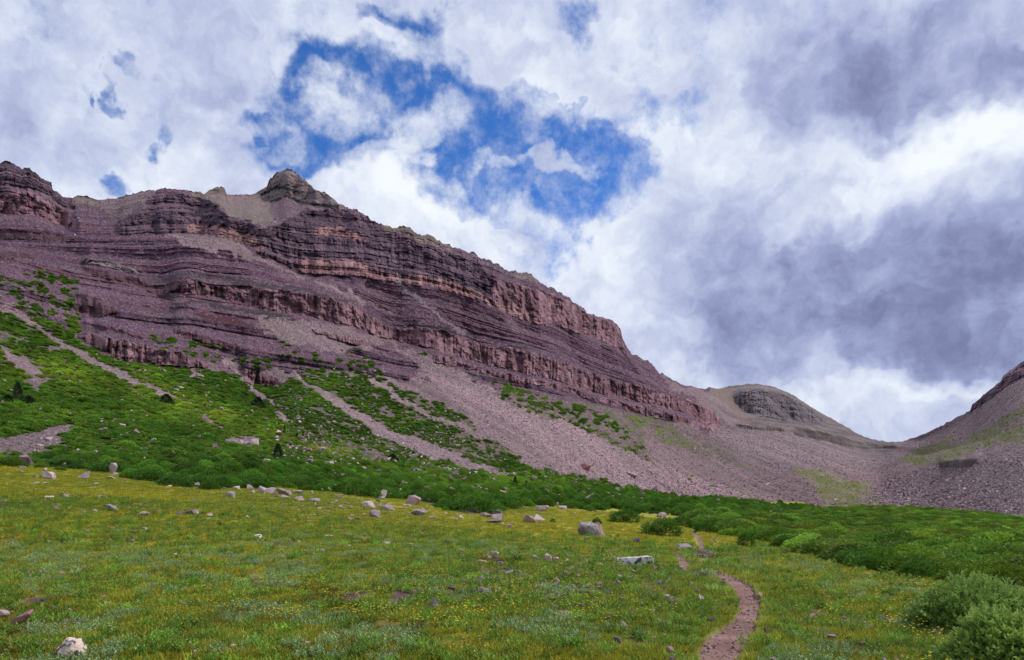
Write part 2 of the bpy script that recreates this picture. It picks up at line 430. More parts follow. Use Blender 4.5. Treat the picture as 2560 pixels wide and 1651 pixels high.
def smooth_u(a_, sig):
    g_ = np.arange(-int(3 * sig), int(3 * sig) + 1, 2.0)
    ww = np.exp(-.5 * (g_ / sig) ** 2); ww /= ww.sum()
    return sum(w__ * np.interp(US + d_, US, a_) for w__, d_ in zip(ww, g_))
ctrl_v = [c_ if q == 0 else smooth_u(c_, 6.0) if q < 7 else c_ for q, c_ in enumerate(ctrl_v)]
ctrl_y = [np.exp(smooth_u(np.log(c_), 34.0)) for c_ in ctrl_y]
CV = np.array(ctrl_v); CY = np.array(ctrl_y)
for k in range(1, len(CV)):
    CV[k] = np.maximum(CV[k], CV[k - 1] + 4)
LNY = np.empty(V.shape)
Z0 = np.empty(V.shape)
for i in range(NU):
    LNY[:, i] = np.interp(V[:, i], CV[:, i], np.log(CY[:, i]))
LNY[:NM] = LNY[:NM]
ZS = np.exp(LNY) * E                          # altitude above the eye before any ledge is cut
# bedrock bedding, a random stack of hard and soft beds
zs = []; zz = -20.0
rl = np.random.default_rng(21)
hard = []; tone = []
while zz < 420:
    th = rl.choice([rl.uniform(0.7, 2.0), rl.uniform(1.2, 4.5)])
    zs.append(zz); hard.append(rl.random()); tone.append(rl.random()); zz += th
zs = np.array(zs); hard = np.array(hard); tone = np.array(tone)
S = 0.5 * XU * np.exp(LNY) + 0.866 * np.exp(LNY)       # distance along the valley wall
zw = ZS + 2.2 * vn2(S / 90, ZS / 200, 31) + 0.5 * vn2(S / 12, ZS / 40, 32) + 0.014 * (S - 500)
bi = np.clip(np.searchsorted(zs, zw) - 1, 0, len(zs) - 1)
fracz = np.clip((zw - zs[bi]) / 4.0, 0, 1)
bed_hard = hard[bi]; bed_tone = tone[bi]
rockzone = (V + 16 * vn2(U / 48, V / 26, 180) + 9 * vn2(U / 15, V / 9, 181) + 4 * vn2(U / 5, V / 4, 182) < line(G_TOP)(US)[None, :] - 6) & (U < 1775)
# talus that buries the bedrock
CH = {}
CH['big'] = [(960, 845), (1010, 872), (1100, 905), (1190, 950), (1260, 995), (1282, 1015), (1365, 1041), (1441, 1062), (1516, 1094), (1592, 1128), (1648, 1158),
             (1700, 1177), (1800, 1215), (1900, 1240), (1700, 1239), (1592, 1222), (1516, 1203), (1440, 1190), (1365, 1177), (1301, 1151), (1282, 1124), (1215, 1098),
             (1177, 1064), (1162, 1034), (1128, 1000), (1085, 945), (1040, 909), (990, 870)]
talus_poly = [
    CH['big'],
    [(473, 484), (567, 489), (636, 487), (650, 497), (676, 507), (716, 497), (764, 512), (830, 520), (745, 530), (690, 562), (655, 571), (618, 549), (564, 534), (524, 500)],
    [(247, 502), (291, 498), (382, 478), (400, 474), (378, 490), (340, 528), (300, 560), (270, 530)],
    [(400, 590), (470, 586), (545, 590), (618, 616), (735, 682), (900, 740), (1010, 800), (930, 770), (800, 715), (640, 650), (480, 620)],
    [(1640, 935), (1700, 962), (1758, 975), (1800, 1000), (1850, 1050), (1802, 1049), (1755, 1010), (1690, 975)],
    [(640, 775), (760, 800), (860, 815), (975, 855), (900, 880), (760, 870), (650, 830)],
]
talus = np.zeros(V.shape, bool)
for p in talus_poly:
    talus |= inside(p, wu + 12 * vn2(U / 26, V / 16, 194), wv + 7 * vn2(U / 22, V / 13, 195))
streak = near_path([(1000, 705, 5), (1060, 760, 3), (1120, 805, 3), (1165, 838, 4)], wu, wv) < 1.3
talus |= streak & (U > 985)
bare_debris = fbm2(S / 42, ZS / 30, 4, 41)                # patches of debris over ledges
rock = rockzone & ~talus
w = np.ones(V.shape, np.float32)
ledge = rock & (bare_debris < 0.22)
w = np.where(ledge, np.where(bed_hard > 0.45, 0.16, 1.5), w)
w = np.where(cliff > 0, 0.05 + 0.55 * (1 - cliff) * np.where(bed_hard > 0.4, 0.2, 1.6), w)
w[NM:] = 1
# redistribute the change of range inside each interval between surveyed lines
for i in range(NU):
    cum = np.concatenate([[0], np.cumsum(0.5 * (w[1:NM, i] + w[:NM - 1, i]) * np.diff(V[:NM, i]))])
    cv = CV[:, i]
    at = np.interp(cv, V[:NM, i], cum)
    ln = np.log(CY[:, i])
    ok = np.concatenate([[True], np.diff(at) > 1e-6])
    kk = (cv < VB) & ok
    last = np.interp(VB, cv, ln)
    xs_ = np.append(at[kk], cum[-1]); ys_ = np.append(ln[kk], last)
    LNY[:NM, i] = np.interp(cum, xs_, ys_)
# soften the range sideways a little, so neighbouring bearings agree
ker = np.array([1, 4, 6, 4, 1.0]); ker /= ker.sum()
def blur_u(a):
    p = np.pad(a, ((0, 0), (2, 2)), mode='edge')
    return sum(ker[k] * p[:, k:k + a.shape[1]] for k in range(5))
for _ in range(5):
    LNY = blur_u(LNY)
# the ragged crest itself
Vs = V.copy()
V = V + (sky_v - sky_s)[None, :] * np.exp(-(V - sky_s[None, :]) / 42.0) * (V < VB)
for i in range(NU):
    LNY[:, i] = np.interp(V[:, i], Vs[:, i], LNY[:, i])
E = (V0 - V) / F
Y = np.exp(LNY)
X = XU * Y
Z = E * Y
R = np.hypot(np.hypot(X, Y), Z)

# ---- relief of rock and scree: moved along the line of sight's range
S = 0.5 * X + 0.866 * Y
T = -0.866 * X + 0.5 * Y
far = sstep(90, 170, Y)
# distance measured along the rock wall, bearing by bearing: joints stand vertical
_du = np.diff(US, prepend=US[0])
JU = np.cumsum(_du * np.interp(US, *zip(*yA)) / F * np.interp(US, [0, 1000, 1500, 1800], [1.05, 1.2, 1.6, 2.0]))[None, :] + 1.3 * vn2(U / 40, Z / 16, 150) + .0 * Z
def ridged(n_):
    return (1 - np.abs(n_)) ** 2
flute = ridged(vn2(JU / 6.5 + 0.5 * vn2(JU / 9, Z / 9, 52), Z / 34.0, 51))
flute2 = ridged(vn2(JU / 3.4, Z / 13.0, 53))
def blocky(n_, lv, sharp=.22):
    q_ = n_ * lv; f_ = np.floor(q_)
    return (f_ + sstep(.5 - sharp, .5 + sharp, q_ - f_)) / lv
crag = ridged(vn3(X / 15, Y / 15, Z / 11, 55)) + .55 * ridged(vn3(X / 6.5, Y / 6.5, Z / 5, 155)) + .3 * ridged(vn3(X / 3.0, Y / 3.0, Z / 2.2, 255))
crag = .25 * crag + .75 * blocky(crag + .25 * vn2(JU / 4, Z / 18, 156), 3.2)
joint = blocky(vn2(JU / 6.0, Z / 40, 157) + .7 * vn2(JU / 2.3, Z / 18, 158), 2.6, .12)
crack = sstep(.16, .03, np.abs(vn2(JU / 3.6, Z / 20, 159))) + .7 * sstep(.18, .04, np.abs(vn2(JU / 1.9, Z / 11, 161)))
flute = .45 * flute + .55 * blocky(flute, 3.5, .15)
dis = cliff * (2.6 * joint + 1.2 * crack + 2.5 * flute + 2.3 * flute2 + 3.0 * vn2(S / 24, Z / 40, 54) - 3.5)
dis += np.where(kind == 1, 1, 0) * (2.6 * crag + 1.2 * flute + 2.6 * joint + 1.0 * crack + 1.6 * flute2 - 7 + 4 * fbm2(S / 18, Z / 60, 2, 58) + np.where(bed_hard > .5, -1.6, 1.0) * 1.0)
dis += np.where((kind == 0) | (kind == 2) | (kind == 4), 1, 0) * (4.2 * crag - 4.5) * (1 + .8 * sstep(260, 180, U))
dis += far * np.where(rock, 1.0, 0.0) * (1.9 * (crag - 1.1) * sstep(-.25, .3, bare_debris * -1 + .1) + 1.2 * fbm3(X / 7, Y / 7, Z / 2.2, 3, 56))
dis += far * np.where(rock & (kind < 0), 1, 0) * (np.where(bed_hard > .5, -1.1, .5) + 1.1 * vn2(S / 50, zw / 1.1, 61)) * sstep(.5, 0, bare_debris)
dis += far * (0.5 * vn3(X / 1.3, Y / 1.3, Z / 1.3, 57) * np.where(rock | talus, 1, 0.6))
# gullies and ribs on the wall
dis += far * np.where(U < 1775, 1, 0.5) * (8.0 * vn2(S / 55, T / 260, 59) + 4.0 * vn2(S / 21, T / 150, 60)) * sstep(5, 60, Z)
dis[NM:] = 0
scale = 1 + np.clip(dis / R, -0.06, 0.06) * sstep(VB, VB - 60, V)
X *= scale; Y *= scale; Z *= scale
# ---- near ground: hummocks, straight up and down
nearw = sstep(260, 60, Y)
hum = 0.42 * fbm2(X / 14, Y / 14, 2, 71) + 0.11 * fbm2(X / 2.4, Y / 2.4, 3, 72) * sstep(60, 30, Y)
hum *= nearw * sstep(2.5, 9, Y) * (.45 + .55 * sstep(10, 26, Y))
Z += hum
Vn = V0 - F * Z / Y                          # where the hummocky ground is really seen
V = np.where(V > VB - 30, Vn, V)

# ------------------------------------------------------------------ ground cover, zone by zone
TRAIL = [
    [(1788, 1720, 30), (1795, 1651, 26), (1800, 1615, 22), (1825, 1592, 18), (1850, 1565, 18), (1870, 1535, 15), (1874, 1505, 14), (1866, 1480, 12),
     (1848, 1460, 8), (1822, 1446, 6), (1786, 1432, 4)],
    [(1716, 1412, 11), (1708, 1400, 9), (1694, 1388, 6), (1684, 1380, 4)],
    [(1752, 1380, 10), (1754, 1368, 9), (1753, 1355, 8), (1742, 1340, 5.5), (1734, 1328, 4.5), (1731, 1314, 4)],
    [(1780, 1360, 4), (1788, 1344, 4)],
]
td = np.full(V.shape, 1e9)
for seg in TRAIL:
    td = np.minimum(td, near_path(seg, U + 2.2 * vn2(U / 9, V / 6, 81), V + 1.0 * vn2(U / 9, V / 6, 82)))
TRAIL_NEAR = [(1746, 1730), (1753, 1651), (1748, 1620), (1764, 1594), (1800, 1573), (1834, 1549), (1847, 1525), (1845, 1500), (1836, 1474), (1822, 1455), (1800, 1442), (1772, 1431),
              (1790, 1427), (1837, 1439), (1870, 1458), (1894, 1484), (1903, 1508), (1900, 1535), (1890, 1562), (1868, 1604), (1838, 1651), (1826, 1730)]
td = np.where(inside(TRAIL_NEAR, U + 5 * vn2(U / 13, V / 8, 81) + 2 * vn2(U / 4, V / 3, 83), V), np.minimum(td, .6), np.maximum(td, 1.001 * (td < 1) + td * (td >= 1)))
for seg in TRAIL[1:]:
    td = np.minimum(td, near_path(seg, U + 2.2 * vn2(U / 9, V / 6, 81), V))
_tn = np.array(TRAIL_NEAR, float)
_l, _r = _tn[:12][::-1], _tn[12:]
t_left = np.interp(V, _l[:, 1], _l[:, 0]); t_right = np.interp(V, _r[:, 1], _r[:, 0])
verge = (V > 1425) & (V < 1735) & (U > t_left - np.interp(V, [1430, 1650], [10, 22])) & (U < t_right + np.interp(V, [1430, 1650], [10, 20]))
trail = td < 1.0
tdf = td.copy()                              # ground just this side of the far trail, kept short
for seg in TRAIL:
    for dv in (6, 12, 18, 24, 30):
        tdf = np.minimum(tdf, np.where(V < 1480, near_path(seg, U, V - dv), 1e9))
Z -= 0.05 * sstep(1.25, 0.8, td) * (Y < 60)

P_GREEN = [(-900, 700), (0, 775), (110, 800), (200, 853), (255, 889), (327, 907), (400, 918), (470, 925), (560, 932), (640, 947), (700, 962), (760, 925), (850, 925),
           (920, 935), (980, 965), (1040, 985), (1110, 1010), (1160, 1045), (1175, 1065), (1215, 1098), (1282, 1124), (1301, 1151), (1365, 1177),
           (1516, 1203), (1592, 1226), (1700, 1241), (1800, 1246), (1900, 1252), (2000, 1262), (2060, 1275), (1960, 1292), (1850, 1290), (1748, 1294), (1700, 1290), (1520, 1272),
           (1480, 1276), (1420, 1262), (1330, 1262), (1190, 1286), (1110, 1275), (1010, 1240), (940, 1253), (850, 1236), (700, 1214), (620, 1226), (470, 1222), (380, 1206), (340, 1190),
           (240, 1172), (60, 1160), (0, 1160), (-900, 1130)]
P_UPPER = [[(-900, 560), (0, 690), (60, 680), (110, 675), (190, 700), (180, 760), (210, 800), (215, 850), (100, 800), (0, 760), (-900, 640)]]
P_PATCH = [[(700, 850), (830, 845), (900, 885), (1000, 960), (960, 940), (860, 925), (760, 925), (690, 900)],
           [(380, 840), (560, 870), (640, 900), (700, 900), (640, 945), (470, 925), (420, 900)],
           [(1040, 880), (1120, 890), (1250, 950), (1330, 975), (1400, 1000), (1330, 1000), (1240, 985), (1110, 940)]]
P_BAND = [[(1240, 955), (1340, 985), (1450, 1005), (1530, 1020), (1590, 1050), (1640, 1080), (1600, 1110), (1640, 1165), (1560, 1125), (1440, 1065), (1330, 1035), (1255, 995)],
          [(1560, 1030), (1660, 1045), (1740, 1090), (1820, 1130), (1880, 1182), (1800, 1155), (1720, 1130), (1640, 1105), (1590, 1060)],
          [(1690, 1190), (1760, 1200), (1850, 1228), (1960, 1255), (1900, 1255), (1800, 1240)]]
P_BARE = [[(47, 954), (80, 938), (108, 961), (105, 985), (114, 1004), (95, 995), (70, 975)],
          [(18, 1098), (80, 1075), (190, 1052), (180, 1072), (150, 1098), (135, 1120), (60, 1132), (0, 1128), (-200, 1120), (-200, 1100)],
          [(0, 860), (60, 890), (110, 940), (60, 940), (0, 900)], [(555, 1106), (580, 1095), (645, 1090), (650, 1108), (600, 1115)],
          [(470, 1022), (520, 1040), (570, 1068), (560, 1075), (510, 1055)],
          [(1043, 1210), (1068, 1208), (1080, 1232), (1060, 1236)]]
P_CHUTE = [[(-200, 690, 14), (0, 757, 11), (47, 784, 10), (91, 820, 11), (135, 853, 11), (218, 900, 12), (288, 932, 12), (342, 954, 11), (382, 972, 10), (440, 992, 5)],
           [(740, 943, 8), (790, 975, 11), (840, 1008, 15), (900, 1045, 17), (960, 1085, 16), (1020, 1105, 18), (1100, 1135, 18), (1180, 1165, 16), (1240, 1182, 8), (1335, 1196, 10)],
           [(560, 900, 10), (591, 918, 11), (608, 950, 13), (640, 985, 11), (677, 998, 9), (690, 1030, 8), (717, 1048, 6)],
           [(470, 925, 7), (500, 945, 6)], [(930, 950, 6), (1080, 1040, 8), (1200, 1090, 7)]]
P_THICK = [(2010, 1279), (2065, 1275), (2149, 1270), (2234, 1270), (2403, 1284), (2560, 1300), (3460, 1340), (3460, 1500), (2560, 1446), (2319, 1440), (2192, 1430), (2150, 1425),
           (2107, 1404), (2065, 1391), (2023, 1376), (1963, 1356), (1896, 1344), (1820, 1332), (1760, 1322), (1748, 1310), (1748, 1293), (1854, 1290), (1959, 1294)]
P_VALLEY = [(1980, 1169), (2048, 1177), (2128, 1203), (2192, 1207), (2162, 1224), (2180, 1240), (2192, 1249), (2247, 1268), (2180, 1272), (2086, 1272), (2048, 1240), (2023, 1206)]
P_MOUND = [(2150, 1262), (2179, 1237), (2200, 1212), (2234, 1194), (2297, 1173), (2348, 1160), (2428, 1150), (2560, 1129), (3460, 1000), (3460, 1330), (2560, 1298), (2400, 1285), (2250, 1270)]
P_RGREEN = [[(2240, 1150), (2290, 1125), (2361, 1110), (2420, 1100), (2560, 1075), (2560, 1100), (2440, 1125), (2361, 1158), (2300, 1170)],
            [(2380, 1122), (2450, 1080), (2560, 1020), (2560, 1040), (2480, 1085), (2420, 1120)],
            [(2260, 1145), (2330, 1108), (2400, 1085), (2380, 1100), (2310, 1140)], [(2430, 1100), (2560, 1060), (3460, 800), (3460, 900), (2560, 1100)]]
green = inside(P_GREEN, wu, wv)
chute = np.zeros(V.shape, bool)
for c in P_CHUTE:
    chute |= near_path(c, wu, wv) < .82
bare = np.zeros(V.shape, bool)
for p in P_BARE:
    bare |= inside(p, wu, wv)
clump = vn2(U / 16, V / 7, 91) + 0.6 * vn2(U / 6, V / 3.5, 92)     # clump pattern of low shrubs
patchy = np.zeros(V.shape, bool)
for p in P_UPPER:
    patchy |= inside(p, wu, wv) & (clump > 0.42)
for p in P_PATCH:
    patchy |= inside(p, wu, wv) & (clump > 0.6)
band = np.zeros(V.shape, bool)
for p in P_BAND:
    band |= inside(p, wu, wv) & (clump > .30 + .35 * sstep(1560, 1800, U) + .25 * vn2(U / 45, V / 18, 160))
big_patches = fbm2((U + V * 1.3) / 75, (V * 1.6 - U * 0.55) / 26, 3, 95)      # drawn out down the slope
left_thin = sstep(260, 60, U) * sstep(1080, 900, V) * sstep(760, 860, V)
mid_thin = sstep(650, 800, U) * sstep(1500, 1200, U) * sstep(960, 1010, V)
shrub = green & ~chute & ~bare & (big_patches > -0.75 + 0.75 * left_thin + 0.45 * mid_thin) & ~(np.int8(kind) >= 0)
shrub |= (patchy & ~chute & (kind < 0)) | (band & (kind < 0))
shrub &= ~talus | band
edge_top = line([(-900, 700), (0, 775), (110, 800), (200, 853), (255, 889), (327, 907), (400, 918), (560, 932), (700, 962), (760, 925), (850, 925), (920, 935), (980, 965), (1040, 985), (1110, 1010), (1160, 1045), (1215, 1098), (1365, 1177), (1516, 1203), (1700, 1241), (3460, 1300)])(US)[None, :]
thinning = sstep(110, 0, V - edge_top) * .6 + .62 * sstep(700, 780, U) * sstep(1330, 1150, U) * sstep(1180, 1120, V) + .6 * left_thin
shrub &= ~(green & ((clump + .8 * big_patches + .5 * vn2(U / 5, V / 2.6, 172)) < -1.05 + thinning * 1.05))
thick = inside(P_THICK, U + 3 * vn2(U / 20, V / 8, 96), V + 1.5 * vn2(U / 20, V / 8, 97))
foot_line = line(EDGE)(US)[None, :]
meadow = (V > VB) & ~thick
meadow |= (V > foot_line - 30) & ~green & ~thick & ~inside(P_MOUND, U, V) & (U < 2010)
meadow |= (V > 1255) & (U > 1600) & (U < 2010) & ~green & ~thick
meadow &= ~trail
valley_grass = inside(P_VALLEY, wu, wv)
rgreen = np.zeros(V.shape, bool)
for p in P_RGREEN:
    rgreen |= inside(p, wu + 6 * vn2(U / 5, V / 3, 98), wv)
rgreen &= (clump > -0.9)
mound = inside(P_MOUND, wu, wv) & ~thick
hill2 = (U > 1775) & (V < 1175)                # the far hill and the pass

# ------------------------------------------------------------------ true colours of each surface
def C(r, g, b):
    return np.array([r, g, b], np.float32)
colr = np.empty(V.shape + (3,), np.float32)
grain = vn3(X / 0.9, Y / 0.9, Z / 0.9, 101)
grain2 = RNG.uniform(-1, 1, V.shape).astype(np.float32)
med = fbm3(X / 9, Y / 9, Z / 9, 3, 102)
lay = fbm2(S / 130, zw / 2.3, 3, 103)
big = fbm2(S / 90, T / 90, 3, 104)
def lerp(a_, b_, f_):
    return a_ + (b_ - a_) * f_[..., None]
scree_c = lerp(C(.175, .118, .122), C(.40, .290, .295), np.clip(0.45 + 0.35 * grain + 0.35 * grain2 + 0.25 * big, 0, 1))
fall = vn2((S + 3 * vn2(T / 40, S / 60, 142)) / 5.5, T / 110, 143) + .6 * vn2(S / 2.2, T / 60, 144)
scree_c = scree_c * (1 + .20 * fall + .10 * big)[..., None] * (1 + .04 * np.stack([fall, -fall * .4, fall * .3], -1))
colr[:] = scree_c
# debris between ledges
deb = lerp(C(.088, .042, .060), C(.315, .198, .222), np.clip(0.34 + 0.34 * grain + 0.45 * grain2 + 0.35 * med, 0, 1))
bedcol = np.stack([C(.110, .044, .070), C(.080, .036, .058), C(.050, .042, .048), C(.150, .062, .068), C(.125, .060, .080), C(.20, .095, .095), C(.045, .040, .042), C(.16, .085, .10)])
bc = bedcol[(bed_tone * 7.99).astype(int)]
bc = bc * (1 + 0.45 * lay[..., None] + 0.25 * grain[..., None] + .25 * vn2(S / 50, zw / 1.1, 61)[..., None])
rr = rock[..., None]
expo = np.clip(0.25 + 1.1 * (bed_hard - 0.45) + 0.5 * lay - 0.5 * bare_debris, 0.08, 1)
colr = np.where(rr, lerp(deb, bc, expo), colr)
# outcrops
def paint(mask, col_):
    global colr
    colr = np.where(mask[..., None], col_, colr)
red = lerp(C(.165, .082, .088), C(.46, .265, .255), np.clip(0.45 + .22 * grain2 + 0.5 * vn2(JU / 4, Z / 14, 111) + 0.35 * med + 0.15 * grain, 0, 1))
red = lerp(red, C(.085, .040, .048), np.clip(0.9 * (vn2(JU / 2.4, Z / 30, 112) - 0.25) + 0.5 * (vn2(S / 40, zw / 1.4, 113) - 0.3), 0, 0.85))
dark = lerp(C(.050, .032, .045), C(.27, .160, .180), np.clip(0.36 + .25 * grain2 + 0.45 * med + 0.25 * grain + 0.4 * vn2(S / 60, zw / 3.5, 114), 0, 1))
pale = lerp(C(.14, .100, .088), C(.33, .25, .21), np.clip(0.5 + 0.4 * med + 0.25 * grain + 0.3 * vn2(S / 60, zw / 2.5, 115), 0, 1))
brownl = lerp(C(.085, .066, .066), C(.21, .16, .15), np.clip(0.4 + 0.4 * vn2(S / 14, Z / 8, 116) + 0.4 * med, 0, 1))
ledg = lerp(C(.075, .036, .042), C(.21, .110, .110), np.clip(0.4 + 0.4 * vn2(S / 4, Z / 8, 116) + 0.4 * vn2(S / 50, zw / 1.5, 117), 0, 1))
grey = lerp(C(.125, .100, .098), C(.31, .250, .240), np.clip(0.4 + 0.35 * vn2(S / 12, Z / 40, 118) + 0.3 * med, 0, 1))
for k, c_ in ((0, red), (1, dark), (2, pale), (3, ledg), (4, grey)) :
    paint(kind == k, c_)
colr = np.where((rr > 0) | (kind >= 0)[..., None], colr * C(.93, .93, 1.06), colr)
# pink bands in the upper cliffs
pinkT = strip([(742, 651), (858, 647), (905, 660), (985, 690), (1076, 690), (1200, 735), (1330, 790)], [(742, 681), (858, 687), (905, 690), (985, 706), (1076, 718), (1200, 750), (1330, 806)], U, wv)
pink2 = strip([(785, 571), (850, 570), (909, 586)], [(785, 586), (850, 592), (909, 604)], U, wv)
paint(pinkT | pink2, red * 1.12)
pink3 = inside([(470, 560), (540, 560), (640, 590), (670, 640), (620, 615), (545, 592), (470, 586)], wu, wv) 
paint(pink3 & (kind >= 0), red)
# tan beds of the summit and of the crest
tan_deb = lerp(C(.165, .128, .112), C(.30, .240, .205), np.clip(0.5 + 0.3 * grain + 0.35 * grain2 + 0.3 * med, 0, 1))
bowl = inside([(473, 470), (520, 466), (567, 480), (636, 480), (676, 445), (713, 420), (800, 470), (830, 500), (716, 497), (690, 540), (660, 560), (640, 555), (600, 545), (564, 534), (520, 498)], wu + 16 * vn2(U / 30, V / 14, 191), wv + 9 * vn2(U / 24, V / 12, 192))
paint(bowl & (kind < 0), lerp(tan_deb, scree_c * C(.75, .72, .75), np.clip(.25 + .8 * vn2(U / 40, V / 16, 193) + .5 * grain2, 0, .8)))
crest = (V < line(SKY)(US)[None, :] + 16 + 8 * vn2(U / 30, U * 0, 119)) & (((U > 180) & (U < 250)) | ((U > 480) & (U < 570)) | ((U > 960) & (U < 1130)) | ((U > 1290) & (U < 1345)))
paint(crest, pale * 0.85)
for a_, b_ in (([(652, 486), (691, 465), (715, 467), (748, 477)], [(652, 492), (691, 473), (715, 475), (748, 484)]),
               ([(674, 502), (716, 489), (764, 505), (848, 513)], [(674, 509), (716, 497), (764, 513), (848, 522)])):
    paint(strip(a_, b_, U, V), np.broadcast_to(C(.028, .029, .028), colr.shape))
paint(inside([(676, 509), (716, 497), (764, 513), (800, 520), (745, 530), (727, 542), (690, 545), (670, 530)], wu, wv), lerp(C(.13, .075, .10), C(.25, .165, .20), np.clip(0.4 + 0.4 * grain2 + 0.3 * grain, 0, 1)))
# dark shale above and below the main cliff
olive = lerp(C(.032, .026, .031), C(.10, .068, .076), np.clip(0.4 + 0.4 * lay + 0.25 * grain2, 0, 1))
sh1 = strip([(395, 688), (473, 684), (618, 700), (709, 712), (818, 738), (870, 752)], [(395, 706), (473, 696), (618, 714), (709, 725), (800, 740), (870, 762)], U, wv)
sh2 = strip([(429, 740), (520, 752), (655, 776), (780, 806)], [(429, 760), (520, 772), (655, 790), (780, 814)], U, wv)
sh3 = strip([(990, 822), (1040, 806), (1090, 812), (1140, 832)], [(990, 828), (1040, 818), (1090, 822), (1140, 838)], U, wv)
sh4 = strip([(1235, 868), (1300, 862), (1330, 872), (1370, 888)], [(1235, 874), (1300, 872), (1330, 880), (1370, 893)], U, wv)
paint((sh1 | sh2 | sh3 | sh4) & (kind < 0) & (vn2(U / 30, V / 5, 140) > -.35), olive)
paint(inside([(470, 782), (560, 790), (720, 840), (640, 836), (560, 815), (500, 800)], wu, wv) & (lay > 0.05), np.broadcast_to(C(.090, .030, .040), colr.shape))
# far hill
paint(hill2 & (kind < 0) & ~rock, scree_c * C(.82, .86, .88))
paint((kind == 3) & (U > 1800), brownl)
cap = inside([(1812, 975), (1875, 950), (1976, 975), (2060, 1030), (2160, 1085), (2230, 1100), (2240, 1128), (2160, 1128), (2060, 1098), (1960, 1080), (1880, 1070), (1840, 1030)], wu, wv)
capc = lerp(C(.095, .078, .078), C(.25, .205, .198), np.clip(.45 + .4 * grain2 + .3 * med + .5 * vn2(S / 80, Z / 4.0, 171), 0, 1))
paint(cap & (kind < 0), capc)
paint(inside([(1775, 985), (1800, 975), (1822, 972), (1836, 990), (1852, 1020), (1880, 1060), (1862, 1060), (1815, 1015)], wu, wv), tan_deb * C(.92, .86, .86))
# talus tones
paint(streak & (U > 985), np.broadcast_to(C(.25, .20, .21), colr.shape))
paint((kind < 0) & ~rock & ~bowl, np.where((colr == scree_c).all(-1)[..., None], scree_c * C(.80, .78, .80), colr))
paint(inside(CH['big'], wu, wv) | chute, scree_c * C(1.05, 1.02, 1.05))
brown_streak = vn2((S - 0.1 * T) / 9, T / 200, 121) > 0.5
paint((kind < 0) & ~rock & ~inside(CH['big'], wu, wv) & ~chute & brown_streak & (U > 1200), scree_c * C(.78, .72, .72))
paint(mound & (kind < 0), lerp(C(.105, .080, .083), C(.34, .26, .265), np.clip(0.42 + 0.45 * grain2 + 0.3 * grain + 0.25 * vn2(X / 5, Y / 5, 122), 0, 1)))
# soil beneath the shrubs
soil = lerp(C(.050, .080, .016), C(.125, .165, .030), np.clip(0.45 + 0.35 * grain2 + 0.5 * clump, 0, 1))
paint(shrub, soil)
paint(thick, soil * 0.8)
thin = lerp(scree_c * C(.8, .78, .75), np.broadcast_to(C(.055, .085, .022), colr.shape), np.clip(0.15 + 0.3 * clump + .9 * grain2, 0, 0.85))
shrub |= ((green & ~chute & ~bare & (kind < 0)) | inside(P_BAND[1], wu, wv)) & (vn2(U / 6, V / 3, 190) > .45) & ~talus
sparse = (green & ~shrub & ~chute & ~bare & (kind < 0)) | (inside(P_BAND[0], wu, wv) & ~shrub) | (inside(P_BAND[1], wu, wv) & ~shrub)
paint(sparse, thin)
paint(valley_grass, lerp(C(.13, .15, .03), scree_c, np.clip(0.2 + 0.6 * clump + 0.4 * grain2, 0, 0.8)))
paint(rgreen, lerp(C(.12, .145, .035), scree_c, np.clip(0.2 + 0.4 * clump + 0.3 * grain2, 0, 0.8)))
# meadow
stony = sstep(850, 1000, U) * sstep(1750, 1600, U) * sstep(1350, 1400, V)
m1 = fbm2(X / 9, Y / 16, 4, 131)
m2 = fbm2(X / 2.2, Y / 2.6, 3, 132)
mead = lerp(C(.080, .108, .018), C(.26, .25, .03), np.clip(0.35 + 0.9 * m1 + 0.35 * m2 + 0.35 * sstep(25, 60, Y), 0, 1))
mead = lerp(mead, C(.034, .036, .014), np.clip(1.3 * (m2 - 0.25), 0, 0.8) * sstep(70, 25, Y))
mead = lerp(mead, C(.115, .060, .068), np.clip(6 * (fbm2(X / .8, Y / 1.1, 3, 133) + .12 * stony - 0.44), 0, 1) * sstep(40, 20, Y) * sstep(3.5, 5.5, td))
mead *= (1 + 0.2 * grain2[..., None])
paint(meadow, mead)
paint(trail, lerp(C(.150, .084, .072), C(.28, .172, .148), np.clip(0.45 + 0.6 * fbm2(X / .35, Y / .35, 3, 134) + 0.4 * grain2, 0, 1)))
colr = np.clip(colr, 0.008, 0.6)

# ------------------------------------------------------------------ materials
def new_mat(name):
    m = bpy.data.materials.new(name)
    m.use_nodes = True
    m.node_tree.nodes.clear()
    k = NT(m.node_tree)
    o = k.n('ShaderNodeOutputMaterial')
    p = k.n('ShaderNodeBsdfPrincipled')
    m.node_tree.links.new(p.outputs[0], o.inputs[0])
    p.inputs['Roughness'].default_value = 0.9
    p.inputs['Specular IOR Level'].default_value = 0.15
    return m, k, p

def ground_mat(name, s1, s2, amp, bump, bdist):
    m, k, p = new_mat(name)
    at = k.n('ShaderNodeAttribute', attribute_name='tone')
    pos = k.n('ShaderNodeNewGeometry').outputs['Position']
    a_ = k.noise(pos, s1, 4, 0.65).outputs[0]
    b_ = k.noise(pos, s2, 3, 0.6).outputs[0]
    f_ = k.math('MULTIPLY_ADD', k.math('ADD', a_, b_), amp, 1 - amp)
    c_ = k.vmath('SCALE', at.outputs['Color'], scale=f_)
    k.put(p.inputs['Base Color'], c_)
    bp = k.n('ShaderNodeBump')
    bp.inputs['Strength'].default_value = bump
    bp.inputs['Distance'].default_value = bdist
    k.put(bp.inputs['Height'], k.math('ADD', a_, b_))
    k.put(p.inputs['Normal'], bp.outputs[0])
    return m
M_ROCK = ground_mat('mountain_rock', 0.55, 1.7, 0.9, 0.9, 1.6)
M_SCREE = ground_mat('scree_rubble', 0.9, 2.2, 1.0, 1.0, 1.0)
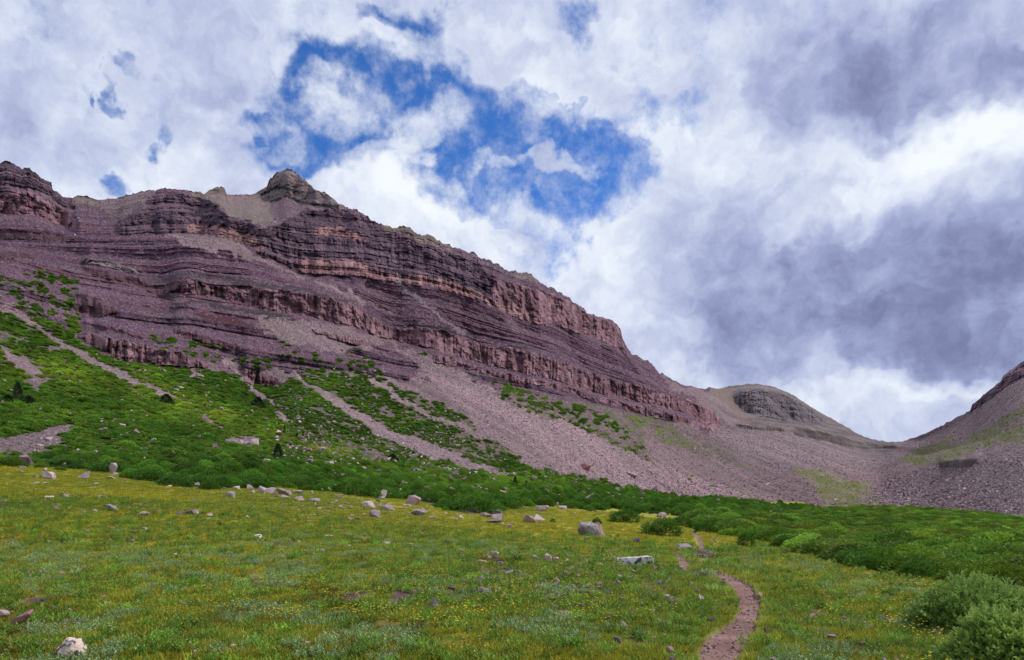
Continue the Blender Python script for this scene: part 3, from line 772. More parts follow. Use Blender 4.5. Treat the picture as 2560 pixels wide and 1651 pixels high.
M_TURF = ground_mat('turf', 1.5, 9.0, 0.7, 0.7, 0.08)
M_SOIL = ground_mat('trail_soil', 4.0, 30.0, 0.6, 0.8, 0.02)

def set_props(o, label=None, cat=None, group=None, kind_=None):
    if label: o['label'] = label
    if cat: o['category'] = cat
    if group: o['group'] = group
    if kind_: o['kind'] = kind_
    return o

def mesh_np(name, verts, faces, mat, smooth=True, color=None):
    me = bpy.data.meshes.new(name)
    nv, nf, k = len(verts), len(faces), faces.shape[1]
    me.vertices.add(nv); me.loops.add(nf * k); me.polygons.add(nf)
    me.vertices.foreach_set('co', np.ascontiguousarray(verts, np.float32).ravel())
    me.loops.foreach_set('vertex_index', np.ascontiguousarray(faces, np.int32).ravel())
    me.polygons.foreach_set('loop_start', np.arange(0, nf * k, k, dtype=np.int32))
    me.polygons.foreach_set('use_smooth', np.full(nf, smooth))
    if color is not None:
        at = me.color_attributes.new('tone', 'FLOAT_COLOR', 'POINT')
        c4 = np.ones((nv, 4), np.float32); c4[:, :3] = color
        at.data.foreach_set('color', c4.ravel())
    me.materials.append(mat)
    me.update(calc_edges=True)
    o = bpy.data.objects.new(name, me)
    COL.objects.link(o)
    return o

# back of the ridge: six more rows falling away behind the skyline
PX = np.stack([X, Y, Z + EYE], -1)
back = []
bcol = []
for k, (fy, dz) in enumerate([(1.9, 1.05), (1.5, 0.7), (1.25, 0.4), (1.1, 0.17), (1.04, 0.06), (1.012, 0.012)]):
    q = PX[0].copy()
    h = q[:, 2] + 10
    q[:, 0] *= fy; q[:, 1] *= fy
    q[:, 2] = q[:, 2] - dz * h
    back.append(q); bcol.append(colr[0] * 0.95)
NB = len(back)
PX = np.concatenate([np.array(back), PX], 0)
colr = np.concatenate([np.array(bcol), colr], 0)
def padk(a_, first=True):
    return np.concatenate([np.repeat(a_[:1], NB, 0), a_], 0)
rock_, kind_a, hill2_, mound_, thick_, meadow_, trail_, shrub_, talus_ = map(padk, (rock, kind, hill2, mound, thick, meadow, trail, shrub, talus))
Vp = padk(V); Up = padk(U)
NR = PX.shape[0]
# regions, by grid cell
reg = np.zeros((NR, NU), np.int8)             # 0 talus slope
reg[(rock_ | (kind_a >= 0)) & (Up < 1790)] = 1                       # mountain
reg[(Vp < 1500) & (Up > 1790) & (Up < 2236) & (Vp < 1175)] = 2       # far hill
reg[(Up >= 2236) & (Vp < 1268)] = 3
reg[mound_] = 3
reg[(Vp < padk(np.repeat(line(L_BASE)(US)[None], NV, 0))) & (Up < 1790)] = 1
reg[thick_ | meadow_ | (Vp > VB)] = 4
reg[trail_] = 5
creg = reg[:-1, :-1]
idx = np.arange(NR * NU).reshape(NR, NU)
quads = np.stack([idx[:-1, :-1], idx[1:, :-1], idx[1:, 1:], idx[:-1, 1:]], -1)
flatP = PX.reshape(-1, 3); flatC = colr.reshape(-1, 3)
for r_, name, mat, smooth in ((0, 'talus_slope', M_SCREE, False), (1, 'mountain', M_ROCK, False), (2, 'far_hill', M_ROCK, False),
                              (3, 'right_hillside', M_SCREE, False), (4, 'meadow_ground', M_TURF, True), (5, 'trail', M_SOIL, True)):
    f = quads[creg == r_]
    uq, inv = np.unique(f, return_inverse=True)
    o = mesh_np(name, flatP[uq], inv.reshape(-1, 4), mat, smooth, flatC[uq])
    set_props(o, kind_='structure')
    print(name, len(f))
# ground behind the viewer and under the feet
g = []
gx = np.linspace(-260, 260, 60); gy = np.concatenate([np.linspace(-300, -4, 20), np.linspace(-3, 1.15, 6)])
GX, GY = np.meshgrid(gx, gy)
GZ = 0.25 * fbm2(GX / 30, GY / 30, 3, 77) * sstep(2, 20, np.hypot(GX, GY - 1)) - 0.03
gi = np.arange(GX.size).reshape(GX.shape)
gq = np.stack([gi[:-1, :-1], gi[:-1, 1:], gi[1:, 1:], gi[1:, :-1]], -1).reshape(-1, 4)
gc = np.broadcast_to(C(.085, .09, .018), (GX.size, 3))
set_props(mesh_np('meadow_ground', np.stack([GX, GY, GZ], -1).reshape(-1, 3), gq, M_TURF, True, gc), kind_='structure')
#--PART2--
# ------------------------------------------------------------------ leafy and stony prototypes (joined meshes, drawn many times)
def plant_mat(name, c1, c2, ck='tint', trans=0.25):
    """foliage: hue varies leaf by leaf and plant by plant"""
    m, k, p = new_mat(name)
    at = k.n('ShaderNodeAttribute', attribute_name='leaf')
    ti = k.n('ShaderNodeAttribute', attribute_name=ck or 'tint', attribute_type='INSTANCER')
    c_ = k.mix(k.math('ADD', at.outputs['Fac'], 0.0), c1, c2)
    c_ = k.vmath('MULTIPLY', c_, ti.outputs['Vector'] if ck else k.n('ShaderNodeObjectInfo').outputs['Color'])
    k.put(p.inputs['Base Color'], c_)
    p.inputs['Roughness'].default_value = 0.65
    p.inputs['Specular IOR Level'].default_value = 0.25
    if trans:
        tr = k.n('ShaderNodeBsdfTranslucent')
        k.put(tr.inputs['Color'], c_)
        mx = k.n('ShaderNodeMixShader')
        mx.inputs[0].default_value = trans
        k.t.links.new(p.outputs[0], mx.inputs[1]); k.t.links.new(tr.outputs[0], mx.inputs[2])
        k.t.links.new(mx.outputs[0], [n for n in k.t.nodes if n.type == 'OUTPUT_MATERIAL'][0].inputs[0])
    return m

def leaf_mesh(name, pos, dirs, nor, ln, wd, val, mat, kite=True):
    """many pointed leaves: root, direction, face normal, length, width"""
    n = len(pos)
    dirs = dirs / np.linalg.norm(dirs, axis=1, keepdims=True)
    sd = np.cross(dirs, nor); sd /= np.linalg.norm(sd, axis=1, keepdims=True) + 1e-9
    ln = np.broadcast_to(ln, (n,))[:, None]; wd = np.broadcast_to(wd, (n,))[:, None]
    v = np.stack([pos, pos + dirs * ln * .5 + sd * wd * .5, pos + dirs * ln, pos + dirs * ln * .5 - sd * wd * .5], 1).reshape(-1, 3)
    f = np.arange(n * 4).reshape(n, 4)
    me = bpy.data.meshes.new(name)
    me.vertices.add(n * 4); me.loops.add(n * 4); me.polygons.add(n)
    me.vertices.foreach_set('co', v.astype(np.float32).ravel())
    me.loops.foreach_set('vertex_index', f.astype(np.int32).ravel())
    me.polygons.foreach_set('loop_start', np.arange(0, n * 4, 4, dtype=np.int32))
    a_ = me.attributes.new('leaf', 'FLOAT', 'POINT')
    a_.data.foreach_set('value', np.repeat(val, 4).astype(np.float32))
    if mat: me.materials.append(mat)
    me.update(calc_edges=True)
    return me

def unit(n, rg):
    d = rg.normal(size=(n, 3)); return d / np.linalg.norm(d, axis=1, keepdims=True)

def shrub_proto(name, seed, mat, lobes=7, leaves=420, ll=0.22, lw=0.12, flat=0.55, fill=0.25):
    """a low rounded shrub, about one metre in radius: leaf shoots over several lobes, with gaps"""
    rg = np.random.default_rng(seed)
    P_, D_, val = [], [], []
    for q in range(lobes):
        if q == 0: c, r = np.array([0, 0, .25]), .72
        else:
            a_ = q / (lobes - 1) * 6.283 + rg.uniform(-.4, .4)
            c = np.array([math.cos(a_) * .55, math.sin(a_) * .55, rg.uniform(.08, .25)]); r = rg.uniform(.35, .55)
        n = int(leaves * r * r * 2.2)
        d = unit(n, rg); d[:, 2] = np.abs(d[:, 2]) * 1.0 - 0.12
        rad = r * (1 - fill * rg.random(n) ** 2)
        p = c + d * rad[:, None]
        p[:, 2] = p[:, 2] * flat / .55
        P_.append(p); D_.append(d + unit(n, rg) * .7 + np.array([0, 0, .35])); val.append(np.clip(rg.normal(.5, .25, n), 0, 1))
    P_ = np.concatenate(P_); D_ = np.concatenate(D_); val = np.concatenate(val)
    return leaf_mesh(name, P_, D_, unit(len(P_), rg), rg.uniform(.7, 1.2, len(P_)) * ll, rg.uniform(.7, 1.2, len(P_)) * lw, val, mat)

def tuft_proto(name, seed, mat, n=34, h=.2, spread=.10, lean=.55, w=.006):
    rg = np.random.default_rng(seed)
    a_ = rg.uniform(0, 6.283, n); r = spread * np.sqrt(rg.random(n))
    p = np.stack([np.cos(a_) * r, np.sin(a_) * r, -0.01 * np.ones(n)], 1)
    b_ = a_ + rg.normal(0, .7, n); l_ = rg.uniform(.1, 1, n) * lean
    d = np.stack([np.cos(b_) * l_, np.sin(b_) * l_, np.ones(n)], 1)
    nor = np.stack([np.cos(b_ + rg.normal(0, .8, n)), np.sin(b_), np.full(n, .2)], 1)
    return leaf_mesh(name, p, d, nor, rg.uniform(.5, 1.1, n) * h, w * rg.uniform(.7, 1.4, n), rg.random(n), mat)

def forb_proto(name, seed, mat, stems=9, h=.16, spread=.13, ll=.05, lw=.022, per=11):
    """leafy herb: upright stems set with short broad leaves"""
    rg = np.random.default_rng(seed)
    P_, D_ = [], []
    for q in range(stems):
        a_ = rg.uniform(0, 6.283); r = spread * math.sqrt(rg.random())
        hh = h * rg.uniform(.6, 1.1)
        for j in range(per):
            tt = (j + .5) / per
            P_.append((math.cos(a_) * r * (1 + .4 * tt), math.sin(a_) * r * (1 + .4 * tt), hh * tt))
            b_ = j * 2.4 + rg.uniform(-.3, .3)
            D_.append((math.cos(b_), math.sin(b_), .35 + .9 * tt))
    P_, D_ = np.array(P_), np.array(D_)
    n = len(P_)
    nor = np.tile([[0, 0, 1.0]], (n, 1)) + unit(n, rg) * .4
    return leaf_mesh(name, P_, D_, nor, rg.uniform(.7, 1.2, n) * ll, rg.uniform(.7, 1.2, n) * lw, rg.random(n), mat)

def flower_proto(name, seed, mat, n=7, h=.20, spread=.2, size=.0085):
    rg = np.random.default_rng(seed)
    P_, D_, N_, L_, W_ = [], [], [], [], []
    for q in range(n):
        a_ = rg.uniform(0, 6.283); r = spread * math.sqrt(rg.random())
        hh = h * rg.uniform(.6, 1.15)
        c = np.array([math.cos(a_) * r, math.sin(a_) * r, hh])
        for j in range(5):
            b_ = j * 1.2566 + q
            P_.append(c); D_.append((math.cos(b_), math.sin(b_), .25)); N_.append((0.1, 0, 1)); L_.append(size * 1.5); W_.append(size * 1.2)
    n_ = len(P_)
    return leaf_mesh(name, np.array(P_), np.array(D_), np.array(N_), np.array(L_), np.array(W_), rg.random(n_), mat)

def stone_mesh(name, seed, mat, n=13, sub=0, rough=0.0, ax=(1, .8, .6), bev=0.0):
    """angular block: hull of random points, chipped edges"""
    rg = random.Random(seed)
    bm = bmesh.new()
    for _ in range(n):
        while True:
            v = Vector((rg.uniform(-1, 1), rg.uniform(-1, 1), rg.uniform(-1, 1)))
            m_ = max(abs(v.x), abs(v.y), abs(v.z))
            if m_ > .55 and v.length < 1.38: break
        v = v / (v.length ** .55)
        bm.verts.new((v.x * ax[0] * .5, v.y * ax[1] * .5, v.z * ax[2] * .5))
    r = bmesh.ops.convex_hull(bm, input=bm.verts)
    bmesh.ops.delete(bm, geom=[g_ for g_ in r['geom_interior'] if isinstance(g_, bmesh.types.BMVert)], context='VERTS')
    bmesh.ops.dissolve_limit(bm, angle_limit=.3, verts=bm.verts, edges=bm.edges)
    if bev:
        bmesh.ops.bevel(bm, geom=bm.edges[:], offset=bev, segments=1, affect='EDGES', clamp_overlap=True)
    bmesh.ops.triangulate(bm, faces=bm.faces)
    for _ in range(sub):
        bmesh.ops.subdivide_edges(bm, edges=bm.edges[:], cuts=1, use_grid_fill=True)
    if rough:
        bm.normal_update()
        for v in bm.verts:
            q = v.co * 2.2 + Vector((seed * 3.1, 0, 0))
            v.co += v.normal * rough * (mnoise.noise(q) + .6 * mnoise.noise(q * 2.7) + .45 * mnoise.noise(q * 6.3))
            st = mnoise.noise(Vector((0, seed, v.co.z * 9)))
            v.co += Vector((v.normal.x, v.normal.y, 0)) * rough * .35 * st
    me = bpy.data.meshes.new(name)
    bm.to_mesh(me); bm.free()
    if mat: me.materials.append(mat)
    return me

def stone_mat(name, base, lich=True, inst=False, seed=0.0, spots=0.0):
    m, k, p = new_mat(name)
    tcn = k.n('ShaderNodeTexCoord').outputs['Object' if not inst else 'Object']
    oi = k.n('ShaderNodeObjectInfo')
    v = k.vmath('ADD', tcn, oi.outputs['Location'])
    n1 = k.noise(v, 2.3, 5, .65).outputs[0]
    n2 = k.noise(v, 9.0, 4, .6).outputs[0]
    n3 = k.noise(v, 34.0, 3, .6).outputs[0]
    f_ = k.math('ADD', k.math('MULTIPLY', n1, .9), k.math('MULTIPLY', n2, .5))
    c_ = k.vmath('SCALE', (base if isinstance(base, bpy.types.NodeSocket) else tuple(base)), scale=k.mapr(f_, .35, 1.05, .62, 1.32, 'LINEAR'))
    if inst:
        ti = k.n('ShaderNodeAttribute', attribute_name='tint', attribute_type='INSTANCER')
        c_ = k.vmath('MULTIPLY', c_, ti.outputs['Vector'])
    else:
        c_ = k.vmath('MULTIPLY', c_, oi.outputs['Color'])
    if lich:
        c_ = k.mix(k.mapr(n2, .56 - 1.6 * spots, .62 - 1.4 * spots, 0, .92), c_, (.04, .038, .036))
        c_ = k.mix(k.mapr(k.noise(v, 5.0, 5, .7).outputs[0], .56, .64, 0, .7), c_, (.42, .39, .36))
        c_ = k.mix(k.mapr(k.noise(v, 3.1, 3, .6).outputs[0], .58, .75, 0, .45), c_, (.20, .09, .08))
    c_ = k.vmath('SCALE', c_, scale=k.mapr(n3, .2, .8, .8, 1.2, 'LINEAR'))
    k.put(p.inputs['Base Color'], c_)
    bp = k.n('ShaderNodeBump'); bp.inputs['Strength'].default_value = .7; bp.inputs['Distance'].default_value = .03
    k.put(bp.inputs['Height'], k.math('ADD', n2, k.math('MULTIPLY', n3, .5)))
    k.put(p.inputs['Normal'], bp.outputs[0])
    return m

# ---- picking places on the terrain

GXYZ = PX[NB:]
e1 = GXYZ[1:, :-1] - GXYZ[:-1, :-1]; e2 = GXYZ[:-1, 1:] - GXYZ[:-1, :-1]
A_W = np.linalg.norm(np.cross(e1, e2), axis=-1)
A_S = np.abs(np.diff(V, axis=0)[:, :-1]) * np.diff(US)[None, :]

def pick(mask, n, mode=0.0, wgt=None, rg=RNG, jitter=1.0):
    """n random places in the mask; mode 1: even over the ground, 0: even over the sight of it"""
    w_ = mask[:-1, :-1] * (A_W ** mode) * (np.abs(A_S) ** (1 - mode))
    if wgt is not None: w_ = w_ * wgt[:-1, :-1]
    c_ = np.cumsum(w_.ravel()); tot = c_[-1]
    k_ = np.searchsorted(c_, rg.random(n) * tot)
    k_ = np.clip(k_, 0, w_.size - 1)
    j, i = np.divmod(k_, w_.shape[1])
    a_, b_ = rg.random(n)[:, None], rg.random(n)[:, None]
    p = (GXYZ[j, i] * (1 - a_) + GXYZ[j + 1, i] * a_) * (1 - b_) + (GXYZ[j, i + 1] * (1 - a_) + GXYZ[j + 1, i + 1] * a_) * b_
    return p, j, i

def at(u, v):
    """ground point seen at a surveyed bearing and height"""
    i = int(np.clip(np.searchsorted(US, u) - 1, 0, NU - 2))
    f_ = (u - US[i]) / (US[i + 1] - US[i])
    r = []
    for q in (i, i + 1):
        vq = np.maximum.accumulate(V[:, q])
        r.append([np.interp(v, vq, GXYZ[:, q, c_]) for c_ in range(3)])
    r = np.array(r)
    return Vector(r[0] * (1 - f_) + r[1] * f_)

# ------------------------------------------------------------------ boulders: bearing, height of the base, width and height in survey units, tone, shape, label[, group]
G1 = 'boulders along the shrub edge'; G2 = 'boulders in the middle of the meadow'; G3 = 'stones half sunk in the near meadow'; G4 = 'boulders lying on the slope'; G5 = 'boulders beside the trail'
BOULD = [
 (65, 1158, 31, 27, 'redfront', 'block', 'square boulder with pale top and dark red face at far left', G1),
 (282, 1184, 27, 26, 'pale', 'lean', 'pale pink leaning block against the low shrubs', G1),
 (122, 1203, 30, 19, 'pale', 'round', 'pale rounded boulder alone in the far left meadow', G1),
 (211, 1200, 30, 21, 'grey', 'wedge', 'grey split boulder between two paler ones in left meadow', G1),
 (58, 1168, 17, 6, 'pale', 'slab', 'small flat slab just below the square dark-faced boulder', G1),
 (54, 1186, 11, 8, 'grey', 'round', 'small dark stone below the flat slab at far left', G1),
 (111, 1179, 14, 9, 'pale', 'wedge', 'small pointed pale stone above the rounded left boulder', G1),
 (92, 1200, 17, 8, 'grey', 'slab', 'low grey stone just left of the pale rounded boulder', G1),
 (88, 1214, 18, 5, 'pale', 'slab', 'thin flat pale stone, first of a pair in left meadow grass', G1),
 (114, 1215, 14, 5, 'pale', 'slab', 'thin flat pale stone, second of a pair in left meadow grass', G1),
 (277, 1199, 23, 7, 'tan', 'slab', 'low tan stone in grass under the leaning pink block', G1),
 (290, 1189, 18, 8, 'pale', 'slab', 'short pale slab at the foot of the leaning pink block', G1),
 (311, 1204, 14, 5, 'red', 'slab', 'small flat reddish stone right of the leaning pink block', G1),
 (240, 1219, 17, 7, 'pale', 'slab', 'small pale stone alone below the grey split boulder', G1),
 (421, 1221, 19, 5, 'pale', 'slab', 'thin pale stone in front of the biggest dome shrub', G1),
 (493, 1214, 14, 9, 'grey', 'wedge', 'small grey stone between the two dome shrubs', G1),
 (598, 1217, 17, 14, 'pale', 'block', 'pale block tucked between dome shrubs', G1),
 (590, 1227, 22, 9, 'pale', 'slab', 'pale slab in front of the gap between dome shrubs', G1),
 (563, 1228, 14, 6, 'red', 'slab', 'small brownish stone left of the pale slab by the domes', G1),
 (626, 1230, 18, 15, 'pale', 'wedge', 'pale triangular stone at the left end of the boulder row', G1),
 (632, 1239, 11, 8, 'pale', 'round', 'small round stone below the pale triangular stone', G1),
 (654, 1238, 23, 19, 'pale', 'wedge', 'pale pink wedge, tallest in the boulder row', G1),
 (677, 1237, 27, 14, 'pale', 'slab', 'pale grey block in the middle of the boulder row', G1),
 (709, 1241, 39, 16, 'grey', 'slab', 'long dark-sided flat boulder in the boulder row', G1),
 (745, 1239, 27, 8, 'pale', 'slab', 'low pale slab at the right end of the boulder row', G1),
 (576, 1247, 25, 15, 'lichen', 'round', 'dark mottled grey boulder in grass below the boulder row', G1),
 (716, 1250, 24, 9, 'pale', 'slab', 'pale low stone just below the long dark-sided boulder', G1),
 (690, 1246, 20, 6, 'red', 'slab', 'flat reddish stone below the middle of the boulder row', G1),
 (751, 1257, 28, 12, 'pink', 'slab', 'pinkish low boulder, left of the pair below the row', G1),
 (785, 1261, 30, 11, 'grey', 'slab', 'grey elongated boulder, right of the pair below the row', G1),
 (778, 1240, 12, 7, 'pale', 'wedge', 'small pale stone right of the boulder row', G1),
 (849, 1251, 19, 10, 'pink', 'block', 'small squarish pinkish block near the shrub edge', G1),
 (839, 1259, 14, 5, 'pale', 'slab', 'small flat stone just below the squarish pinkish block', G1),
 # slope
 (500, 944, 21, 12, 'pink', 'block', 'broad pink rock lump beneath the lower left cliff', G4),
 (441, 977, 17, 6, 'pale', 'slab', 'pale flat stone high on the green slope', G4),
 (554, 1025, 13, 8, 'pale', 'wedge', 'small white stone on the bright green rib', G4),
 (637, 1111, 22, 16, 'pale', 'block', 'largest pale block of the small rock heap on the slope', G4),
 (618, 1112, 14, 8, 'pale', 'slab', 'flat pale stone left in the small rock heap on the slope', G4),
 (603, 1106, 12, 7, 'pale', 'wedge', 'outermost left stone of the small rock heap on the slope', G4),
 (721, 1120, 15, 9, 'pale', 'block', 'pale block alone above the dark round conifer', G4),
 (760, 1105, 14, 8, 'pale', 'slab', 'pale stone up-slope of the dark round conifer', G4),
 (807, 1112, 11, 10, 'pale', 'wedge', 'small pointed white stone on the mid slope', G4),
 (668, 1156, 19, 6, 'pale', 'slab', 'flat pale stone left of the dark round conifer', G4),
 (828, 1161, 15, 9, 'pale', 'block', 'pale block, left of a pair on the lower slope', G4),
 (846, 1165, 18, 8, 'pale', 'slab', 'pale low stone, right of a pair on the lower slope', G4),
 (847, 1095, 14, 9, 'dark', 'block', 'dark blackish boulder below the middle rubble chute', G4),
 (385, 1104, 13, 6, 'pale', 'slab', 'pale stone in the middle of the dark green slope', G4),
 (25, 1135, 15, 9, 'pink', 'wedge', 'pink stone above the square boulder at far left', G4),
 (99, 1112, 18, 6, 'pale', 'slab', 'flat pale stone on the bare patch at left', G4),
 (122, 1101, 17, 10, 'pale', 'wedge', 'pale pointed rock on the bare patch at left', G4),
 (99, 1097, 17, 5, 'pale', 'slab', 'thin pale slab at the top of the bare patch at left', G4),
 (212, 1060, 9, 7, 'pale', 'block', 'small pale stone above the bare patch tip', G4),
 (1031, 1186, 17, 13, 'pale', 'wedge', 'pale pointed boulder among shrubs below the rubble chute', G4),
 (1034, 1144, 27, 9, 'pale', 'slab', 'long pale slab with a point at the edge of the rubble chute', G4),
 (1001, 1231, 13, 8, 'pale', 'block', 'small pale block behind the leaning slab', G4),
 (1058, 1163, 11, 8, 'pale', 'block', 'small pale stone right of the pointed boulder', G4),
 (1115, 1175, 19, 7, 'pale', 'slab', 'low pale slab below the end of the rubble chute', G4),
 (1188, 1185, 25, 7, 'pale', 'slab', 'wide low slab where the rubble chute ends', G4),
 (1141, 1210, 12, 8, 'pale', 'block', 'pale small block among shrubs above the dark thicket', G4),
 (1185, 1224, 15, 9, 'pale', 'round', 'pale rounded stone in shrubs left of the small spruces', G4),
 (1256, 1237, 22, 13, 'tan', 'round', 'tan rounded boulder with a dark base among green shrubs', G4),
 (1461, 1174, 34, 16, 'red', 'slab', 'large reddish slab at the foot of the great scree', G4),
 (1578, 1191, 33, 13, 'pink', 'slab', 'pinkish overhanging slab on the lower scree', G4),
 (1648, 1210, 20, 12, 'pink', 'block', 'upper block of the stacked pair on the scree', G4),
 (1648, 1230, 35, 18, 'pink', 'block', 'lower wide block of the stacked pair on the scree', G4),
 (1539, 1231, 22, 12, 'grey', 'round', 'grey rounded boulder in shrubs at the scree edge', G4),
 (1481, 1256, 37, 21, 'pale', 'lean', 'big pale sloping boulder standing in the green shrubs', G4),
 (1920, 1213, 13, 6, 'pale', 'slab', 'small pale slab alone on the far brown scree', G4),
 (2090, 1254, 12, 8, 'pale', 'block', 'small pale block at the head of the valley floor', G4),
 # middle meadow
 (956, 1251, 23, 22, 'pale', 'lean', 'pale slab leaning like a tooth beside the round bush', G2),
 (1034, 1263, 36, 24, 'pink', 'block', 'square pinkish block before the dark bushes', G2),
 (920, 1270, 35, 16, 'pale', 'slab', 'pale topped boulder, left of the group left of the square block', G2),
 (948, 1270, 14, 8, 'grey', 'round', 'small grey stone between the two larger meadow boulders', G2),
 (971, 1277, 36, 18, 'grey', 'wedge', 'grey wedge boulder with a pale slanting front', G2),
 (1019, 1268, 21, 5, 'pale', 'slab', 'thin pale slab at the foot of the square pinkish block', G2),
 (937, 1294, 27, 19, 'grey', 'round', 'grey rounded boulder lowest of the left meadow group', G2),
 (1045, 1290, 38, 17, 'grey', 'wedge', 'grey ridge-shaped boulder below the square pinkish block', G2),
 (1079, 1295, 25, 4, 'pink', 'slab', 'flat pinkish stone at the tail of the ridge-shaped boulder', G2),
 (1240, 1289, 34, 16, 'grey', 'block', 'top block of the central boulder pile', G2),
 (1215, 1294, 31, 12, 'pink', 'slab', 'left block of the central boulder pile', G2),
 (1243, 1300, 27, 15, 'grey', 'wedge', 'front slanting block of the central boulder pile', G2),
 (1235, 1309, 38, 9, 'grey', 'slab', 'flat slab lying below the central boulder pile', G2),
 (1256, 1313, 13, 6, 'pale', 'slab', 'small pale stone right of the flat slab', G2),
 (1274, 1321, 15, 9, 'grey', 'block', 'small grey block low right of the central boulder pile', G2),
 (1324, 1307, 35, 20, 'pink', 'wedge', 'pink wedge-shaped boulder, front one of a touching pair', G2),
 (1346, 1304, 33, 18, 'pale', 'block', 'pale angular boulder, back one of a touching pair', G2),
 (1356, 1279, 39, 15, 'pink', 'slab', 'long low pinkish boulder at the shrub edge right of centre', G2),
 (1390, 1262, 14, 6, 'pale', 'slab', 'small pale stone, upper of two before the shrubs', G2),
 (1407, 1273, 21, 8, 'pale', 'slab', 'pale low stone, lower of two before the shrubs', G2),
 (1474, 1341, 60, 35, 'lichen', 'block', 'big angular grey boulder with lichen patches in mid meadow', G2),
 (1500, 1340, 28, 33, 'pink', 'lean', 'slim slab standing against the big angular boulder', G2),
 (1469, 1348, 15, 6, 'pale', 'slab', 'small pale stone at the foot of the big angular boulder', G2),
 (1590, 1357, 19, 12, 'dark', 'wedge', 'small dark jagged stone right of the big angular boulder', G2),
 (1654, 1293, 28, 12, 'pink', 'slab', 'low pink boulder behind the round willow by the trail', G5),
 (1720, 1299, 14, 9, 'pale', 'round', 'small pale boulder where the trail vanishes', G5),
 (2080, 1383, 44, 26, 'pink', 'round', 'big smooth pinkish boulder in front of the willow thicket', G5),
 (1710, 1376, 40, 15, 'grey', 'block', 'long grey cracked block left of the trail', G5),
 (1763, 1394, 48, 19, 'paletop', 'wedge', 'pale topped boulder with dark underside right of the trail', G5),
 (1586, 1417, 94, 24, 'white', 'slab', 'long flat white boulder with dark lichen', G5),
 (1748, 1444, 50, 9, 'brown', 'slab', 'long dark brown slab laid across the trail', G5),
 (1901, 1494, 14, 13, 'tan', 'wedge', 'small tan stone at the right edge of the trail bend', G5),
 (1896, 1549, 14, 7, 'grey', 'slab', 'small flat grey stone at the right trail edge', G5),
 (2069, 1498, 20, 5, 'pink', 'slab', 'low pinkish stone alone in the right meadow', G5),
 # near meadow, right part
 (1237, 1397, 22, 18, 'palepink', 'lean', 'pale pink upright stone on the low rise', G3),
 (1245, 1408, 32, 9, 'brown', 'slab', 'dark olive slab lying under the pale pink upright stone', G3),
 (1251, 1417, 16, 12, 'grey', 'wedge', 'grey stone below the dark olive slab', G3),
 (1206, 1410, 25, 8, 'tan', 'slab', 'tan flat stone left of the dark olive slab', G3),
 (1224, 1400, 10, 7, 'grey', 'round', 'small grey stone left of the pale pink upright stone', G3),
 (1370, 1403, 21, 17, 'palepink', 'wedge', 'pale pink triangular stone on the rise', G3),
 (1392, 1403, 11, 8, 'pale', 'wedge', 'small pointed stone right of the pale pink triangular one', G3),
 (1417, 1406, 12, 7, 'pale', 'wedge', 'small pale stone further right of the pointed one', G3),
 (1339, 1397, 22, 6, 'grey', 'slab', 'low grey stone left of the pale pink triangular stone', G3),
 (1287, 1398, 20, 6, 'pale', 'slab', 'flat pale stone between upright and triangular stones', G3),
 (1299, 1393, 12, 5, 'grey', 'slab', 'thin grey stone behind the flat pale one', G3),
 (1019, 1368, 31, 9, 'tan', 'slab', 'tan orange flat stone on the left end of the rise', G3),
 (1044, 1371, 22, 7, 'red', 'slab', 'reddish stone right of the tan orange flat one', G3),
 (1060, 1371, 20, 6, 'dark', 'slab', 'dark stone at the right end of the tan and red ones', G3),
 (968, 1363, 19, 8, 'pale', 'wedge', 'pale stone left of the tan orange flat one', G3),
 (1184, 1379, 23, 6, 'pale', 'slab', 'pale flat stone before the pale pink upright stone', G3),
 (1165, 1374, 20, 7, 'dark', 'slab', 'dark flat stone left of the pale flat one on the rise', G3),
 (1255, 1437, 18, 9, 'pink', 'round', 'smooth pinkish stone, left of the cluster below the rise', G3),
 (1273, 1440, 23, 12, 'grey', 'block', 'grey block, middle of the cluster below the rise', G3),
 (1266, 1430, 18, 10, 'dark', 'round', 'dark stone on top of the cluster below the rise', G3),
 (1293, 1437, 23, 10, 'pink', 'wedge', 'pink slab, right of the cluster below the rise', G3),
 (1355, 1431, 19, 11, 'grey', 'wedge', 'grey pointed stone right of the cluster below the rise', G3),
 (1413, 1440, 22, 10, 'grey', 'block', 'grey stone with yellow tinge right of the pointed one', G3),
 (1425, 1424, 28, 4, 'pale', 'slab', 'thin bleached sliver of stone in the grass', G3),
 (1208, 1489, 32, 18, 'pink', 'block', 'lumpy pink and yellow stone in the near meadow', G3),
 (1087, 1521, 34, 21, 'dark', 'wedge', 'dark grey angular boulder alone in the near meadow', G3),
 (1267, 1498, 20, 10, 'grey', 'round', 'rounded grey stone right of the lumpy pink one', G3),
 (1192, 1523, 26, 7, 'grey', 'slab', 'flat grey stone right of the dark angular boulder', G3),
 (1111, 1531, 16, 5, 'grey', 'slab', 'thin grey sliver below the dark angular boulder', G3),
 (1406, 1545, 30, 14, 'pink', 'block', 'pinkish block with a dark side in the near meadow', G3),
 (1386, 1523, 24, 8, 'grey', 'slab', 'grey low stone above the pinkish block', G3),
 (1384, 1542, 22, 7, 'pale', 'slab', 'pale low stone touching the pinkish block', G3),
 (1314, 1588, 15, 12, 'palepink', 'round', 'pale round stone nearest the bottom centre', G3),
 (1361, 1588, 16, 11, 'grey', 'round', 'grey stone right of the pale round one at bottom', G3),
 (1376, 1583, 24, 8, 'grey', 'slab', 'flat grey stone behind the grey round one at bottom', G3),
 (1402, 1576, 25, 9, 'dark', 'slab', 'dark slab rightmost of the bottom stones', G3),
 (1317, 1553, 16, 9, 'dark', 'block', 'dark stone above the pale round one at bottom', G3),
 (1338, 1572, 14, 7, 'pink', 'round', 'small pinkish stone in the middle of the bottom stones', G3),
